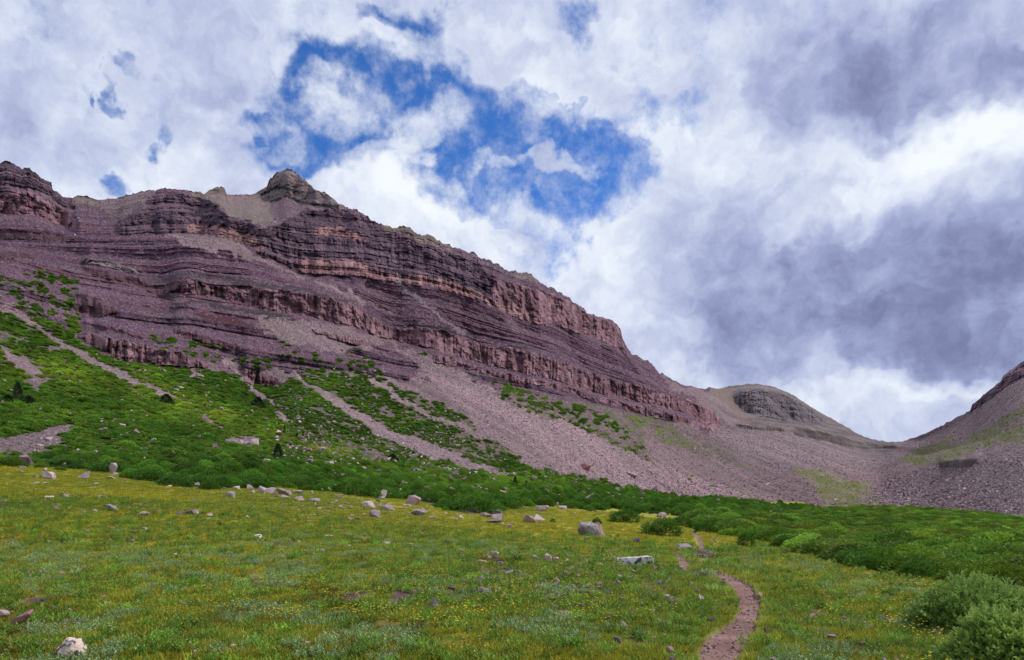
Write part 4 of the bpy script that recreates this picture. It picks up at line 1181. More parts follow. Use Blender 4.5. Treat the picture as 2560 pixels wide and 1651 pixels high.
 (1456, 1476, 22, 9, 'dark', 'slab', 'dark flat stone, left of the scatter left of the trail', G3),
 (1475, 1470, 18, 8, 'grey', 'wedge', 'grey stone in the middle of the scatter left of the trail', G3),
 (1497, 1474, 16, 7, 'pink', 'slab', 'pink stone, right of the scatter left of the trail', G3),
 (1521, 1489, 14, 8, 'dark', 'wedge', 'small dark stone lowest of the scatter left of the trail', G3),
 (1388, 1467, 15, 8, 'pink', 'round', 'small pinkish stone left of the flat dark one', G3),
 (1548, 1446, 16, 8, 'pale', 'wedge', 'small pale pointed stone below the long white boulder', G3),
 (1530, 1420, 14, 7, 'grey', 'block', 'small grey stone at the left end of the long white boulder', G3),
 (1500, 1418, 18, 9, 'tan', 'wedge', 'tan stone left of the long white boulder', G3),
 (1646, 1431, 26, 5, 'dark', 'slab', 'thin dark slab right below the long white boulder', G3),
 (1677, 1449, 18, 6, 'dark', 'slab', 'dark flat stone between the white boulder and trail', G3),
 (1670, 1462, 22, 7, 'pink', 'slab', 'pinkish flat stone between the white boulder and trail', G3),
 (1611, 1592, 22, 9, 'grey', 'slab', 'grey stone half hidden in grass left of the trail', G3),
 (1768, 1473, 13, 7, 'palepink', 'wedge', 'small pale stone in grass just left of the trail bend', G3),
 # near meadow, left part
 (175, 1656, 66, 52, 'spotted', 'round', 'round pale boulder with black lichen spots at bottom left', G3),
 (58, 1567, 60, 36, 'red', 'wedge', 'reddish wedge-shaped boulder at lower left', G3),
 (4, 1548, 40, 18, 'pink', 'round', 'pinkish boulder at the left edge beside the reddish wedge', G3),
 (168, 1480, 35, 9, 'grey', 'slab', 'flat grey slab in the left near meadow', G3),
 (205, 1489, 21, 8, 'grey', 'slab', 'small grey stone right of the flat grey slab', G3),
 (256, 1497, 19, 6, 'pink', 'slab', 'small pinkish stone furthest right of the flat grey slab', G3),
 (288, 1459, 27, 7, 'pale', 'slab', 'low pale stone in the grass above the flat grey slab', G3),
 (362, 1327, 13, 8, 'pale', 'round', 'small round pale stone in the left meadow', G3),
 (643, 1351, 26, 14, 'white', 'round', 'white rounded stone standing out in the left meadow', G3),
 (694, 1365, 21, 9, 'dark', 'wedge', 'dark reddish stone right of the white rounded one', G3),
 (722, 1357, 13, 8, 'grey', 'round', 'small grey stone further right of the white rounded one', G3),
 (746, 1360, 14, 7, 'palepink', 'slab', 'small pale stone at the end of the dark stones', G3),
 (277, 1277, 40, 15, 'grey', 'wedge', 'grey ridge-like outcrop on the left rise', G3),
 (236, 1280, 16, 6, 'pink', 'slab', 'small stone left of the grey ridge-like outcrop', G3),
 (160, 1256, 27, 9, 'grey', 'wedge', 'grey low rock at the left end of the rise', G3),
 (124, 1257, 22, 6, 'pale', 'slab', 'flat pale stone left of the grey low rock', G3),
 (253, 1257, 21, 8, 'grey', 'slab', 'grey low rock behind the ridge-like outcrop', G3),
 (208, 1285, 18, 7, 'pink', 'slab', 'pinkish stone in the bare earth of the left rise', G3),
 (358, 1291, 28, 11, 'pale', 'block', 'pale and brown split rock on the left rise', G3),
 (452, 1288, 19, 9, 'grey', 'block', 'grey block, left of the three joined blocks on the rise', G3),
 (472, 1289, 22, 13, 'brown', 'block', 'brown block, middle of the three joined blocks on the rise', G3),
 (489, 1288, 16, 12, 'pale', 'block', 'pale block, right of the three joined blocks on the rise', G3),
 (526, 1293, 17, 8, 'pale', 'wedge', 'pale wedge right of the three joined blocks', G3),
 (8, 1267, 18, 6, 'grey', 'slab', 'grey low stone at the left edge on the rise', G3),
 (822, 1346, 27, 7, 'tan', 'slab', 'tan flat stone in the meadow middle left', G3),
 (871, 1371, 15, 7, 'palepink', 'wedge', 'small pale pink stone below the tan flat one', G3),
 (807, 1382, 13, 8, 'grey', 'round', 'small grey round stone left below the pale pink one', G3),
 (786, 1391, 13, 7, 'grey', 'slab', 'small grey flat stone left of the round grey one', G3),
 (704, 1396, 13, 7, 'pink', 'wedge', 'small pink wedge alone in the meadow', G3),
 (335, 1335, 16, 6, 'dark', 'slab', 'dark flat stone below the small round pale one', G3),
 (578, 1347, 24, 6, 'dark', 'slab', 'dark flat stone left of the white rounded one', G3),
 (601, 1555, 30, 7, 'tan', 'slab', 'tan stone half buried in silvery herbs', G3),
 (707, 1612, 13, 10, 'pink', 'round', 'small pink round stone, left of two at bottom', G3),
 (767, 1617, 13, 8, 'pink', 'round', 'small pink round stone, right of two at bottom', G3),
 (582, 1623, 17, 7, 'tan', 'round', 'tan round stone at the edge of a bare patch at bottom', G3),
 (488, 1640, 13, 9, 'grey', 'round', 'small grey stone at bottom in the grass', G3),
 (105, 1620, 12, 14, 'grey', 'lean', 'small upright grey stone left of the spotted boulder', G3),
]
TONE = {'pale': (.46, .355, .355), 'palepink': (.47, .36, .33), 'grey': (.31, .24, .252), 'pink': (.36, .245, .255), 'red': (.27, .13, .125), 'dark': (.105, .085, .095),
        'tan': (.44, .31, .19), 'lichen': (.30, .26, .26), 'redfront': (.28, .17, .18), 'white': (.62, .57, .56), 'brown': (.10, .075, .065), 'paletop': (.46, .36, .36), 'spotted': (.55, .42, .37)}
BSPOT = []
BPOS = []
for (u_, v_, w_, h_, tn, sh_, lb, gp) in BOULD:
    g0 = at(u_, v_)
    s_ = g0.y / F
    wm, hm = w_ * s_, h_ * s_
    dm = wm * {'slab': .75, 'lean': .5, 'block': .8, 'wedge': .7, 'round': .85}[sh_]
    g0.y += dm * .35; g0.x *= 1 + dm * .35 / g0.y
    BPOS.append((g0, wm, hm, dm)); BSPOT.append((g0.x, g0.y, wm * .5))
SG = 'separate shrubs at the meadow edge'; WG = 'willow bushes beside the trail'
BUSH = [
 (438, 1219, 96, 34, (.62, .85, .75), 'largest smooth dome shrub, dark green, at the meadow edge', SG),
 (551, 1220, 72, 28, (.58, .80, .7), 'dark dome shrub right of the largest dome', SG),
 (645, 1224, 86, 30, (.66, .90, .75), 'wide dome shrub directly behind the boulder row', SG),
 (763, 1223, 52, 24, (.62, .85, .7), 'small dome shrub behind the right end of the boulder row', SG),
 (500, 1212, 84, 30, (.70, .95, .8), 'green shrub wedged between and behind two domes', SG),
 (375, 1203, 100, 34, (.68, .92, .75), 'broad green shrub left of the largest dome', SG),
 (270, 1182, 90, 28, (.60, .85, .7), 'low wide shrub behind the leaning pink block', SG),
 (150, 1164, 86, 24, (.60, .82, .7), 'low shrub right of the square boulder at far left', SG),
 (190, 1171, 56, 16, (.50, .62, .55), 'small greyish shrub right of the far left square boulder', SG),
 (905, 1250, 92, 44, (.80, 1.0, .7), 'full green bush left of the tooth-like leaning slab', SG),
 (860, 1236, 70, 34, (.75, .95, .7), 'green bush behind and left of the full green bush', SG),
 (1075, 1258, 90, 28, (.60, .85, .6), 'dark low bush right of the square pinkish block', SG),
 (1185, 1283, 140, 44, (.66, .90, .6), 'biggest dark bush bulging into the middle meadow', SG),
 (1240, 1268, 120, 36, (.70, .95, .6), 'wide dark bush behind the central boulder pile', SG),
 (1430, 1272, 80, 20, (.75, .95, .6), 'low bush left of the big pale sloping boulder', SG),
 (1560, 1270, 90, 22, (.70, .95, .6), 'low green bush right of the big pale sloping boulder', SG),
 (1492, 1311, 26, 18, (.55, .75, .6), 'tiny shrub behind the big angular boulder', SG),
 (1381, 1308, 17, 11, (.6, .8, .6), 'tiniest shrub, right of the touching pair of boulders', SG),
 (1560, 1308, 88, 34, (.62, .85, .6), 'dark bush, left of the two rounded ones near the trail', WG),
 (1652, 1341, 98, 47, (.72, .88, .85), 'greyish green round willow just left of the trail', WG),
 (1704, 1318, 54, 32, (.66, .85, .6), 'dark bush at the trail between round willow and thicket', WG),
 (1775, 1332, 84, 34, (.62, .85, .6), 'dark bush right of the trail at the thicket corner', WG),
 (1864, 1369, 43, 37, (.62, .82, .65), 'small round willow alone before the thicket', WG),
 (1955, 1372, 60, 36, (.66, .8, .6), 'round dark willow at the thicket front left of the smooth boulder', WG),
 (2030, 1390, 52, 34, (.6, .8, .6), 'willow touching the left of the smooth pinkish boulder', WG),
 (2118, 1412, 66, 36, (.85, 1.0, .8), 'pale green willow right of the smooth pinkish boulder', WG),
 (2209, 1446, 38, 22, (.85, 1.05, .7), 'small bright willow at the foot of the thicket', WG),
 (2185, 1428, 90, 44, (.68, .85, .6), 'dark willow behind the small bright one', WG),
 (2290, 1448, 100, 50, (.62, .80, .55), 'dark tall willow left of the yellow-green clump', WG),
 (2400, 1462, 120, 52, (1.05, 1.0, .5), 'yellow-green willow clump behind the big front willow', WG),
 (2520, 1468, 130, 56, (1.1, 1.0, .45), 'yellow-green willow at the right edge behind the front willow', WG),
]
NB_ = len(BSPOT)
for b_ in BUSH:
    g0 = at(b_[0], b_[1]); BSPOT.append((g0.x, g0.y + b_[2] * g0.y / F * .25, b_[2] * g0.y / F * .42))

def scatter(name, pts, scl, rotz, tint, protos, idxs=None, tilt=None, zscl=None, kind_='stuff', label=None):
    """one object: a cloud of points, each drawn as one of the prototypes"""
    n = len(pts)
    me = bpy.data.meshes.new(name)
    me.vertices.add(n)
    me.vertices.foreach_set('co', pts.astype(np.float32).ravel())
    rot = np.zeros((n, 3), np.float32); rot[:, 2] = rotz
    if tilt is not None: rot[:, :2] = tilt
    s3 = np.repeat(np.asarray(scl, np.float32)[:, None], 3, 1)
    if zscl is not None: s3[:, 2] *= zscl
    for nm, arr in (('rot', rot), ('scl', s3), ('tint', tint.astype(np.float32))):
        me.attributes.new(nm, 'FLOAT_VECTOR', 'POINT').data.foreach_set('vector', arr.ravel())
    ii = RNG.integers(0, len(protos), n) if idxs is None else idxs
    me.attributes.new('pid', 'INT', 'POINT').data.foreach_set('value', ii.astype(np.int32))
    o = bpy.data.objects.new(name, me)
    COL.objects.link(o)
    pc = bpy.data.collections.new(name + '_kinds')
    for q, pm in enumerate(protos):
        pc.objects.link(bpy.data.objects.new(name + '_kind_%02d' % q, pm))
    ng = bpy.data.node_groups.new(name, 'GeometryNodeTree')
    ng.interface.new_socket('Geometry', in_out='INPUT', socket_type='NodeSocketGeometry')
    ng.interface.new_socket('Geometry', in_out='OUTPUT', socket_type='NodeSocketGeometry')
    N = ng.nodes; L = ng.links
    gi_, go = N.new('NodeGroupInput'), N.new('NodeGroupOutput')
    ip = N.new('GeometryNodeInstanceOnPoints')
    ci = N.new('GeometryNodeCollectionInfo')
    ci.inputs['Collection'].default_value = pc
    ci.inputs['Separate Children'].default_value = True
    ci.inputs['Reset Children'].default_value = True
    def na(nm, typ):
        x = N.new('GeometryNodeInputNamedAttribute'); x.data_type = typ; x.inputs['Name'].default_value = nm
        return next(o_ for o_ in x.outputs if o_.enabled)
    L.new(gi_.outputs[0], ip.inputs['Points']); L.new(ci.outputs[0], ip.inputs['Instance'])
    ip.inputs['Pick Instance'].default_value = True
    L.new(na('pid', 'INT'), ip.inputs['Instance Index'])
    L.new(na('rot', 'FLOAT_VECTOR'), ip.inputs['Rotation'])
    L.new(na('scl', 'FLOAT_VECTOR'), ip.inputs['Scale'])
    L.new(ip.outputs[0], go.inputs[0])
    md = o.modifiers.new('scatter', 'NODES'); md.node_group = ng
    set_props(o, kind_=kind_, label=label)
    return o

def tints(n, base=(1, 1, 1), dv=.25, dh=.12, rg=RNG):
    b_ = np.exp(rg.normal(0, dv, (n, 1))) * np.ones((1, 3))
    return np.clip(b_ * np.array(base) * np.exp(rg.normal(0, dh, (n, 3)) * np.array([1, .35, .8])), .2, 2.5)

M_LEAF = plant_mat('shrub_leaf', (.070, .155, .016), (.190, .310, .040), trans=.35)
M_WIL = plant_mat('willow_leaf', (.050, .105, .026), (.150, .240, .085))
M_GRASS = plant_mat('grass_blade', (.155, .222, .024), (.41, .43, .055), trans=.38)
M_SAGE = plant_mat('silvery_leaf', (.150, .235, .078), (.27, .38, .155), trans=.25)
M_YEL = plant_mat('yellow_petal', (.75, .50, .01), (.90, .70, .02), trans=.1)
M_WHI = plant_mat('white_petal', (.75, .75, .68), (.85, .85, .80), trans=.1)
M_RUB = stone_mat('rubble_stone', (.235, .165, .190), lich=False, inst=True)

def clear(p_, pad=0.5, front=2.0, wide=1.0):
    ok = np.ones(len(p_), bool)
    for (bx, by, br) in BSPOT if front > .1 else BSPOT[:NB_]:
        d = math.hypot(bx, by)
        tx, ty = bx / d, by / d
        qx, qy = p_[:, 0] - bx, p_[:, 1] - by
        along = qx * tx + qy * ty
        side = np.abs(qx * ty - qy * tx)
        ok &= ~((side < br * wide + pad) & (along < br * .6 + pad) & (along > -br - front))
    return ok
# ---- low shrubs over the slope: nobody could count them
sp = [shrub_proto('low_shrub_%d' % q, 200 + q, M_LEAF, lobes=6, leaves=260, ll=.34, lw=.17, flat=.5, fill=.45) for q in range(5)]
wild = [shrub_proto('thicket_willow_%d' % q, 230 + q, M_LEAF, lobes=8, leaves=1000, ll=.125, lw=.065, flat=.75, fill=.38) for q in range(5)]
inview = (U > -350) & (U < 2900)
msk = shrub & inview & (Y < 520)
p, j, i = pick(msk, 46000, .5)
keep = clear(p, .35, 3.2)
p, j, i = p[keep], j[keep], i[keep]
yy = GXYZ[j, i, 1]
sc_ = np.clip(RNG.lognormal(-.45, .42, len(p)), .22, 1.5) * np.interp(yy, [50, 90, 200, 400], [.85, .9, 1.0, 1.25]) * (1 + .95 * sstep(1090, 1190, V[j, i]) * (RNG.random(len(p)) < .6))
tone_ = fbm2(U[j, i] / 90, V[j, i] / 40, 3, 201)
tb = tints(len(p), (.92, 1, .9), dv=.22, dh=.12)
rib = np.clip(1 - np.abs(V[j, i] - np.interp(U[j, i], [0, 300, 600, 900, 1100], [900, 960, 1060, 1150, 1200])) / 60, 0, 1)
tb *= (1 + .45 * rib)[:, None]
tb[:, 0] *= 1 + .3 * rib
tb *= (1 + .45 * tone_)[:, None]
tb[:, 0] *= 1 + .25 * np.clip(tone_, 0, 1)
lowz = sstep(1120, 1190, V[j, i])[:, None]
tb = tb * (1 - lowz * np.array([.22, .08, .15]))
p[:, 2] -= .08 * sc_
low_ = (RNG.random(len(p)) < sstep(1040, 1130, V[j, i]))
sc_ = np.where(low_, sc_ * .58, sc_)
scatter('slope_shrubs', p, sc_, RNG.uniform(0, 6.28, len(p)), tb, sp + wild, idxs=RNG.integers(0, 5, len(p)) + 5 * low_, zscl=RNG.uniform(.35, .85, len(p)) * (1 + .25 * sstep(1130, 1200, V[j, i])))
# ---- willow thicket on the valley floor
msk = thick & (U < 2900)
p, j, i = pick(msk, 9000, .55)
keep = ~((p[:, 0] > 3.5) & (p[:, 1] < 13)) & clear(p, .6, 5.5)
p, j, i = p[keep], j[keep], i[keep]
yy = GXYZ[j, i, 1]
sc_ = np.clip(RNG.lognormal(0, .25, len(p)), .6, 1.6) * np.interp(yy, [15, 30, 100, 400], [.75, 1.0, 1.7, 2.4])
tb = tints(len(p), (1.0, .98, .78), dv=.30, dh=.14) * (1 + .35 * fbm2(p[:, 0] / 12, p[:, 1] / 20, 3, 203))[:, None]
p[:, 2] -= .1 * sc_
scatter('willow_thicket', p, sc_, RNG.uniform(0, 6.28, len(p)), tb, wild, zscl=RNG.uniform(.36, .66, len(p)))

# ---- rubble on the screes
rub = [stone_mesh('rubble_%d' % q, 300 + q, M_RUB, n=9, ax=(1, .8, .6)) for q in range(6)]
big_ch = inside(CH['big'], wu, wv)
sc_mask = ((kind < 0) & ~((~rockzone) & rock) & ~shrub & ~thick & ~meadow & ~trail & ~bowl & (V < 1300) & inview)
wgt = np.where(big_ch, 2.2, 1.0) * np.where(chute, 2.0, 1.0) * np.where(mound, 2.6, 1) * np.where(green | valley_grass | rgreen, .5, 1) * np.where(Y > 1000, .0, 1)
p, j, i = pick(sc_mask, 78000, .25, wgt)
yy = GXYZ[j, i, 1]
sc_ = yy / F * 2560 / 1024 * np.clip(RNG.lognormal(.05, .42, len(p)), .4, 3.2)     # about a stone's real size where each lies
sc_ = np.clip(sc_, .25, 2.2)
sc_ *= np.where(mound[j, i], 1.35, 1) * np.interp(V[j, i] - np.interp(U[j, i], US, line(FOOT)(US)), [-80, 0], [1, 1.35])
tb = tints(len(p), (1.2, 1.2, 1.12), dv=.50, dh=.05) * np.where(big_ch[j, i] | chute[j, i], 1.08, np.where(mound[j, i], 1.1, .86))[:, None]
tb[rock[j, i]] *= np.array([1.0, .92, 1.0])
p[:, 2] += .1 * sc_
scatter('scree_stones', p, sc_, RNG.uniform(0, 6.28, len(p)), tb, rub, tilt=RNG.uniform(-.8, .8, (len(p), 2)))
# loose stones in the near meadow
p, j, i = pick(meadow & inview & (Y < 45) & (V < 1750) & ~verge & (td > 1.3), 2600, .40, 1 + 2.0 * stony)
kp = (fbm2(p[:, 0] / 3.0, p[:, 1] / 4.0, 3, 241) > .12)
q_ = p[kp]; sc_ = np.clip(RNG.lognormal(-2.55, .5, len(q_)), .03, .19) * np.interp(q_[:, 1], [7, 40], [.8, 1.7])
q_[:, 2] += .25 * sc_ + .02
scatter('meadow_stones', q_, sc_, RNG.uniform(0, 6.28, len(q_)), tints(len(q_), (1.25, 1.2, 1.15), dv=.35, dh=.06), rub, tilt=RNG.uniform(-.4, .4, (len(q_), 2)))
# grit and pebbles trodden into the trail
p, j, i = pick(trail & (Y < 30) & (V < 1750), 420, .35)
sc_ = np.clip(RNG.lognormal(-3.5, .5, len(p)), .012, .09)
p[:, 2] += .1 * sc_
scatter('trail_pebbles', p, sc_, RNG.uniform(0, 6.28, len(p)), tints(len(p), (1.4, 1.25, 1.15), dv=.3, dh=.05), rub, tilt=RNG.uniform(-.3, .3, (len(p), 2)))
# stray stones among the shrubs
p, j, i = pick((shrub | (V > VB - 40) & meadow) & inview & (V < 1300) & (V > 880), 2600, .5, np.where(V < 1160, 1, .5) * (.35 + 2.2 * mid_thin + .8 * (U > 680)))
sc_ = np.clip(RNG.lognormal(-.65, .5, len(p)), .2, 1.6) * np.interp(p[:, 1], [60, 200], [.7, 1.3])
sc_ = np.where(shrub[j, i], sc_, np.minimum(sc_, .42))
p[:, 2] += .45 * sc_ + np.where(shrub[j, i], .15, -.1)
scatter('stray_stones', p, sc_, RNG.uniform(0, 6.28, len(p)), tints(len(p), (1.6, 1.5, 1.45), dv=.25, dh=.04), rub, tilt=RNG.uniform(-.5, .5, (len(p), 2)))

# ---- meadow plants
near_m = meadow & (Y < 95) & (~verge | (RNG.random(V.shape) < .04)) & (td > 1.05) & (V < 2400) & ((tdf > 1.0) | (RNG.random(V.shape) < .05))
grs = [tuft_proto('grass_tuft_%d' % q, 400 + q, M_GRASS, n=42, h=.115, spread=.13, w=.012, lean=1.3) for q in range(6)]
forb = [forb_proto('silver_herb_%d' % q, 420 + q, M_SAGE) for q in range(5)]
forg = [forb_proto('green_herb_%d' % q, 440 + q, M_LEAF, stems=10, h=.14, ll=.06, lw=.02) for q in range(4)]
fly = [flower_proto('yellow_flower_%d' % q, 460 + q, M_YEL) for q in range(4)]
flw = [flower_proto('white_flower_%d' % q, 470 + q, M_WHI, n=4) for q in range(3)]
def STONY(p_):
    uu = U0 + F * p_[:, 0] / p_[:, 1]
    return sstep(850, 1000, uu) * sstep(1750, 1600, uu) * (p_[:, 1] < 24)
def meadow_tone(p_):
    a1 = fbm2(p_[:, 0] / 9, p_[:, 1] / 16, 4, 131); a2 = fbm2(p_[:, 0] / 2.2, p_[:, 1] / 2.6, 3, 132)
    return a1, a2
p, j, i = pick(near_m, 72000, .40)
a1, a2 = meadow_tone(p)
a3 = fbm2(p[:, 0] / .55, p[:, 1] / .8, 2, 251)
yy = p[:, 1]
sc_ = RNG.uniform(.6, 1.25, len(p)) * np.interp(yy, [6, 14, 30, 90], [.75, .9, 1.35, 2.6])
zsq = np.interp(yy, [10, 90], [1, .6])
mixy = np.clip(.50 + .9 * a1 + .35 * sstep(25, 60, yy) + .3 * a2, 0, 1)[:, None]
tb = tints(len(p), dv=.16, dh=.1) * ((1 - mixy) * np.array([.62, .80, .9]) + mixy * np.array([1.22, 1.0, .7]))
dk = np.clip(2.2 * (a2 - .12) + 1.5 * (a3 - .15) + .8 * fbm2(p[:, 0] / .9, p[:, 1] / 1.2, 2, 231), 0, 1)[:, None] * sstep(60, 25, yy)[:, None]
tb = tb * ((1 - dk) + dk * np.array([.50, .42, .50]))
sc_ = sc_ * (1 - .25 * dk[:, 0])
kp = ((fbm2(p[:, 0] / .8, p[:, 1] / 1.1, 3, 133) + .12 * STONY(p) < .45) | (td[j, i] < 5)) & clear(p, -.02, .02, .9)
scatter('meadow_grass', p[kp], sc_[kp], RNG.uniform(0, 6.28, kp.sum()), tb[kp], grs, zscl=zsq[kp])
p, j, i = pick(near_m & (Y < 45), 30000, .5)
s1 = fbm2(p[:, 0] / .7, p[:, 1] / .9, 3, 211) + .40 * vn2(p[:, 0] / 9, p[:, 1] / 9, 212) + .22 * sstep(3, -2, p[:, 0]) - .25 * sstep(17, 34, p[:, 1])
kp = (s1 > .27) & (p[:, 1] < 34) & (fbm2(p[:, 0] / .8, p[:, 1] / 1.1, 3, 133) + .12 * STONY(p) < .45)
q_ = p[kp]
scatter('silver_herbs', q_, RNG.uniform(.4, .85, len(q_)) * np.interp(q_[:, 1], [6, 30], [.8, 1.3]), RNG.uniform(0, 6.28, len(q_)), tints(len(q_), dv=.16, dh=.07), forb)
kp = (~kp) & (RNG.random(len(p)) < .28)
q_ = p[kp]
scatter('green_herbs', q_, RNG.uniform(.5, 1.1, len(q_)) * np.interp(q_[:, 1], [6, 30], [.8, 1.4]), RNG.uniform(0, 6.28, len(q_)), tints(len(q_), (1.15, 1.1, 1), dv=.25, dh=.1), forg)
p, j, i = pick(near_m, 9000, .35)
fl = fbm2(p[:, 0] / 3.5, p[:, 1] / 6, 3, 221) + .25 * sstep(20, 60, p[:, 1]) + .15 * sstep(2, 6, p[:, 0])
kp = (fl > .06) & (RNG.random(len(p)) < .6)
q_ = p[kp]
scatter('yellow_flowers', q_, RNG.uniform(.7, 1.3, len(q_)) * np.interp(q_[:, 1], [6, 20, 90], [1.0, 1.3, 2.2]), RNG.uniform(0, 6.28, len(q_)), tints(len(q_), dv=.1, dh=.05), fly)
kp = (fl < -.05) & (RNG.random(len(p)) < .12) | ((p[:, 1] > 28) & (RNG.random(len(p)) < .18))
q_ = p[kp]
scatter('white_flowers', q_, RNG.uniform(.5, 1.0, len(q_)) * np.interp(q_[:, 1], [6, 20, 90], [.8, 1.0, 1.8]), RNG.uniform(0, 6.28, len(q_)), tints(len(q_), dv=.1, dh=.03), flw)
# ------------------------------------------------------------------ building the boulders
M_STONE = stone_mat('boulder_stone', (1, 1, 1), lich=False)
M_LICH = stone_mat('lichened_stone', (1, 1, 1), lich=True)
M_SPOT = stone_mat('spotted_stone', (1.2, 1.2, 1.2), lich=True, spots=.045)
def boulder(k, g0, wm, hm, dm, px, tone_, shape, label, group):
    rg = random.Random(900 + k)
    ax = {'slab': (1, .75, .42), 'lean': (.7, .4, 1), 'block': (1, .85, .9), 'wedge': (1, .7, .75), 'round': (1, .9, .8)}[shape]
    n = {'slab': 14, 'lean': 11, 'block': 12, 'wedge': 9, 'round': 26}[shape]
    sub = 2 if px >= 20 else 1
    me = stone_mesh('boulder', 1000 + k, M_SPOT if tone_ in ('spotted', 'white') else M_LICH if tone_ in ('lichen', 'spotted', 'white', 'grey', 'paletop') else M_STONE, n=n, sub=sub, rough=.035, ax=ax, bev=.035)
    co = np.array([v.co for v in me.vertices])
    tilt = {'slab': .12, 'lean': .5, 'block': .12, 'wedge': .35, 'round': .2}[shape] * rg.choice([-1, 1])
    yaw = rg.uniform(-.5, .5)
    c_, s_ = math.cos(yaw), math.sin(yaw)
    co = co @ np.array([[c_, s_, 0], [-s_, c_, 0], [0, 0, 1]])
    c_, s_ = math.cos(tilt), math.sin(tilt)
    co = co @ np.array([[c_, 0, -s_], [0, 1, 0], [s_, 0, c_]])
    lo, hi = co.min(0), co.max(0)
    co = (co - (lo + hi) / 2) / (hi - lo) * np.array([wm, dm, hm * 1.35])
    co[:, 2] += hm * .325
    me.vertices.foreach_set('co', co.astype(np.float32).ravel())
    me.update()
    o = bpy.data.objects.new('boulder' if wm > .5 else 'stone', me)
    o.location = (g0.x, g0.y, g0.z + .02)
    q = rg.uniform(.9, 1.12)
    o.color = (*[x * q for x in TONE[tone_]], 1)
    COL.objects.link(o)
    set_props(o, label, 'boulder' if wm > .5 else 'stone', group)
    return o
for k, ((g0, wm, hm, dm), b_) in enumerate(zip(BPOS, BOULD)):
    boulder(k, g0, wm, hm, dm, b_[2], b_[4], b_[5], b_[6], b_[7])

# ------------------------------------------------------------------ bushes that stand apart
M_BUSH = plant_mat('bush_leaf', (.055, .125, .014), (.165, .270, .036), ck=None, trans=.32)
M_WILL = plant_mat('willow_shoot_leaf', (.095, .175, .045), (.26, .39, .125), ck=None, trans=.35)
M_NEED = plant_mat('conifer_needle', (.018, .042, .014), (.050, .085, .026), ck=None, trans=.05)
m_, k_, p_ = new_mat('bark')
nn = k_.noise(k_.n('ShaderNodeTexCoord').outputs['Object'], 14, 4, .6)
k_.put(p_.inputs['Base Color'], k_.mix(nn.outputs[0], (.05, .035, .028), (.14, .10, .08)))
M_BARK = m_

def stems_mesh(name, seed, n, r, h, th, mat):
    """thin bent three-sided stems fanning up from one root"""
    rg = np.random.default_rng(seed)
    vs, fs = [], []
    for q in range(n):
        a_ = rg.uniform(0, 6.283); rr_ = r * math.sqrt(rg.uniform(.05, 1)); hh = h * rg.uniform(.5, 1.0) * math.sqrt(max(.1, 1 - (rr_ / r) ** 2 * .6))
        pts = [np.array([math.cos(a_) * r * .08, math.sin(a_) * r * .08, -.03])]
        pts.append(np.array([math.cos(a_) * rr_ * .55, math.sin(a_) * rr_ * .55, hh * .45]) + rg.normal(0, .03, 3) * r)
        pts.append(np.array([math.cos(a_) * rr_, math.sin(a_) * rr_, hh]))
        b0 = len(vs)
        for j, pt in enumerate(pts):
            tk = th * (1 - j * .4)
            for m in range(3):
                vs.append(pt + tk * np.array([math.cos(m * 2.094), math.sin(m * 2.094), 0]))
        for j in range(2):
            for m in range(3):
                fs.append((b0 + j * 3 + m, b0 + j * 3 + (m + 1) % 3, b0 + j * 3 + 3 + (m + 1) % 3, b0 + j * 3 + 3 + m))
    me = bpy.data.meshes.new(name); me.from_pydata([tuple(v) for v in vs], [], fs); me.materials.append(mat)
    return me

def shoots_mesh(name, seed, n, per, rx, ry, h, ll, lw, mat, up=.9, inner=.35):
    """leafy shoots standing out of a lumpy dome"""
    rg = np.random.default_rng(seed)
    cl = unit(max(12, n // 16), rg)
    cl[:, 2] = np.abs(cl[:, 2]) - .2 * (rg.random(len(cl)) < .4)
    ci_ = rg.integers(0, len(cl), n)
    d = cl[ci_] + rg.normal(0, .16, (n, 3))
    d /= np.linalg.norm(d, axis=1, keepdims=True)
    crad = rg.uniform(.78, 1.05, len(cl))[ci_]
    lump = 1 + .22 * vn3(d[:, 0] * 2.2 + seed, d[:, 1] * 2.2, d[:, 2] * 2.2, seed) + .10 * vn3(d[:, 0] * 6 + seed, d[:, 1] * 6, d[:, 2] * 6, seed + 1)
    rad = lump * crad * (1 - inner * rg.random(n) ** 2.2)
    c = d * rad[:, None] * np.array([rx, ry, h])
    c[:, 2] = np.maximum(c[:, 2], .02 * h) + .02
    ax_ = d * np.array([1, 1, .5]) * .8 + np.array([0, 0, up]) + rg.normal(0, .22, (n, 3))
    ax_ /= np.linalg.norm(ax_, axis=1, keepdims=True)
    sv = np.clip(rg.normal(.5, .2, n), 0, 1)
    P_, D_, V_ = [], [], []
    for j in range(per):
        tt = j / per
        ang = j * 2.4 + rg.uniform(0, 1, n)
        side = np.cross(ax_, unit(n, rg)); side /= np.linalg.norm(side, axis=1, keepdims=True)
        P_.append(c + ax_ * (ll * 1.9 * tt)[..., None] if np.ndim(tt) else c + ax_ * ll * 1.9 * tt)
        D_.append(ax_ * (.55 + .8 * tt) + side * (1 - .45 * tt))
        V_.append(np.clip(sv + .35 * (tt - .5) + rg.normal(0, .1, n), 0, 1))
    P_ = np.concatenate(P_); D_ = np.concatenate(D_); V_ = np.concatenate(V_)
    N_ = unit(len(P_), rg)
    return leaf_mesh(name, P_, D_, N_, rg.uniform(.7, 1.2, len(P_)) * ll, rg.uniform(.8, 1.2, len(P_)) * lw, V_, mat)

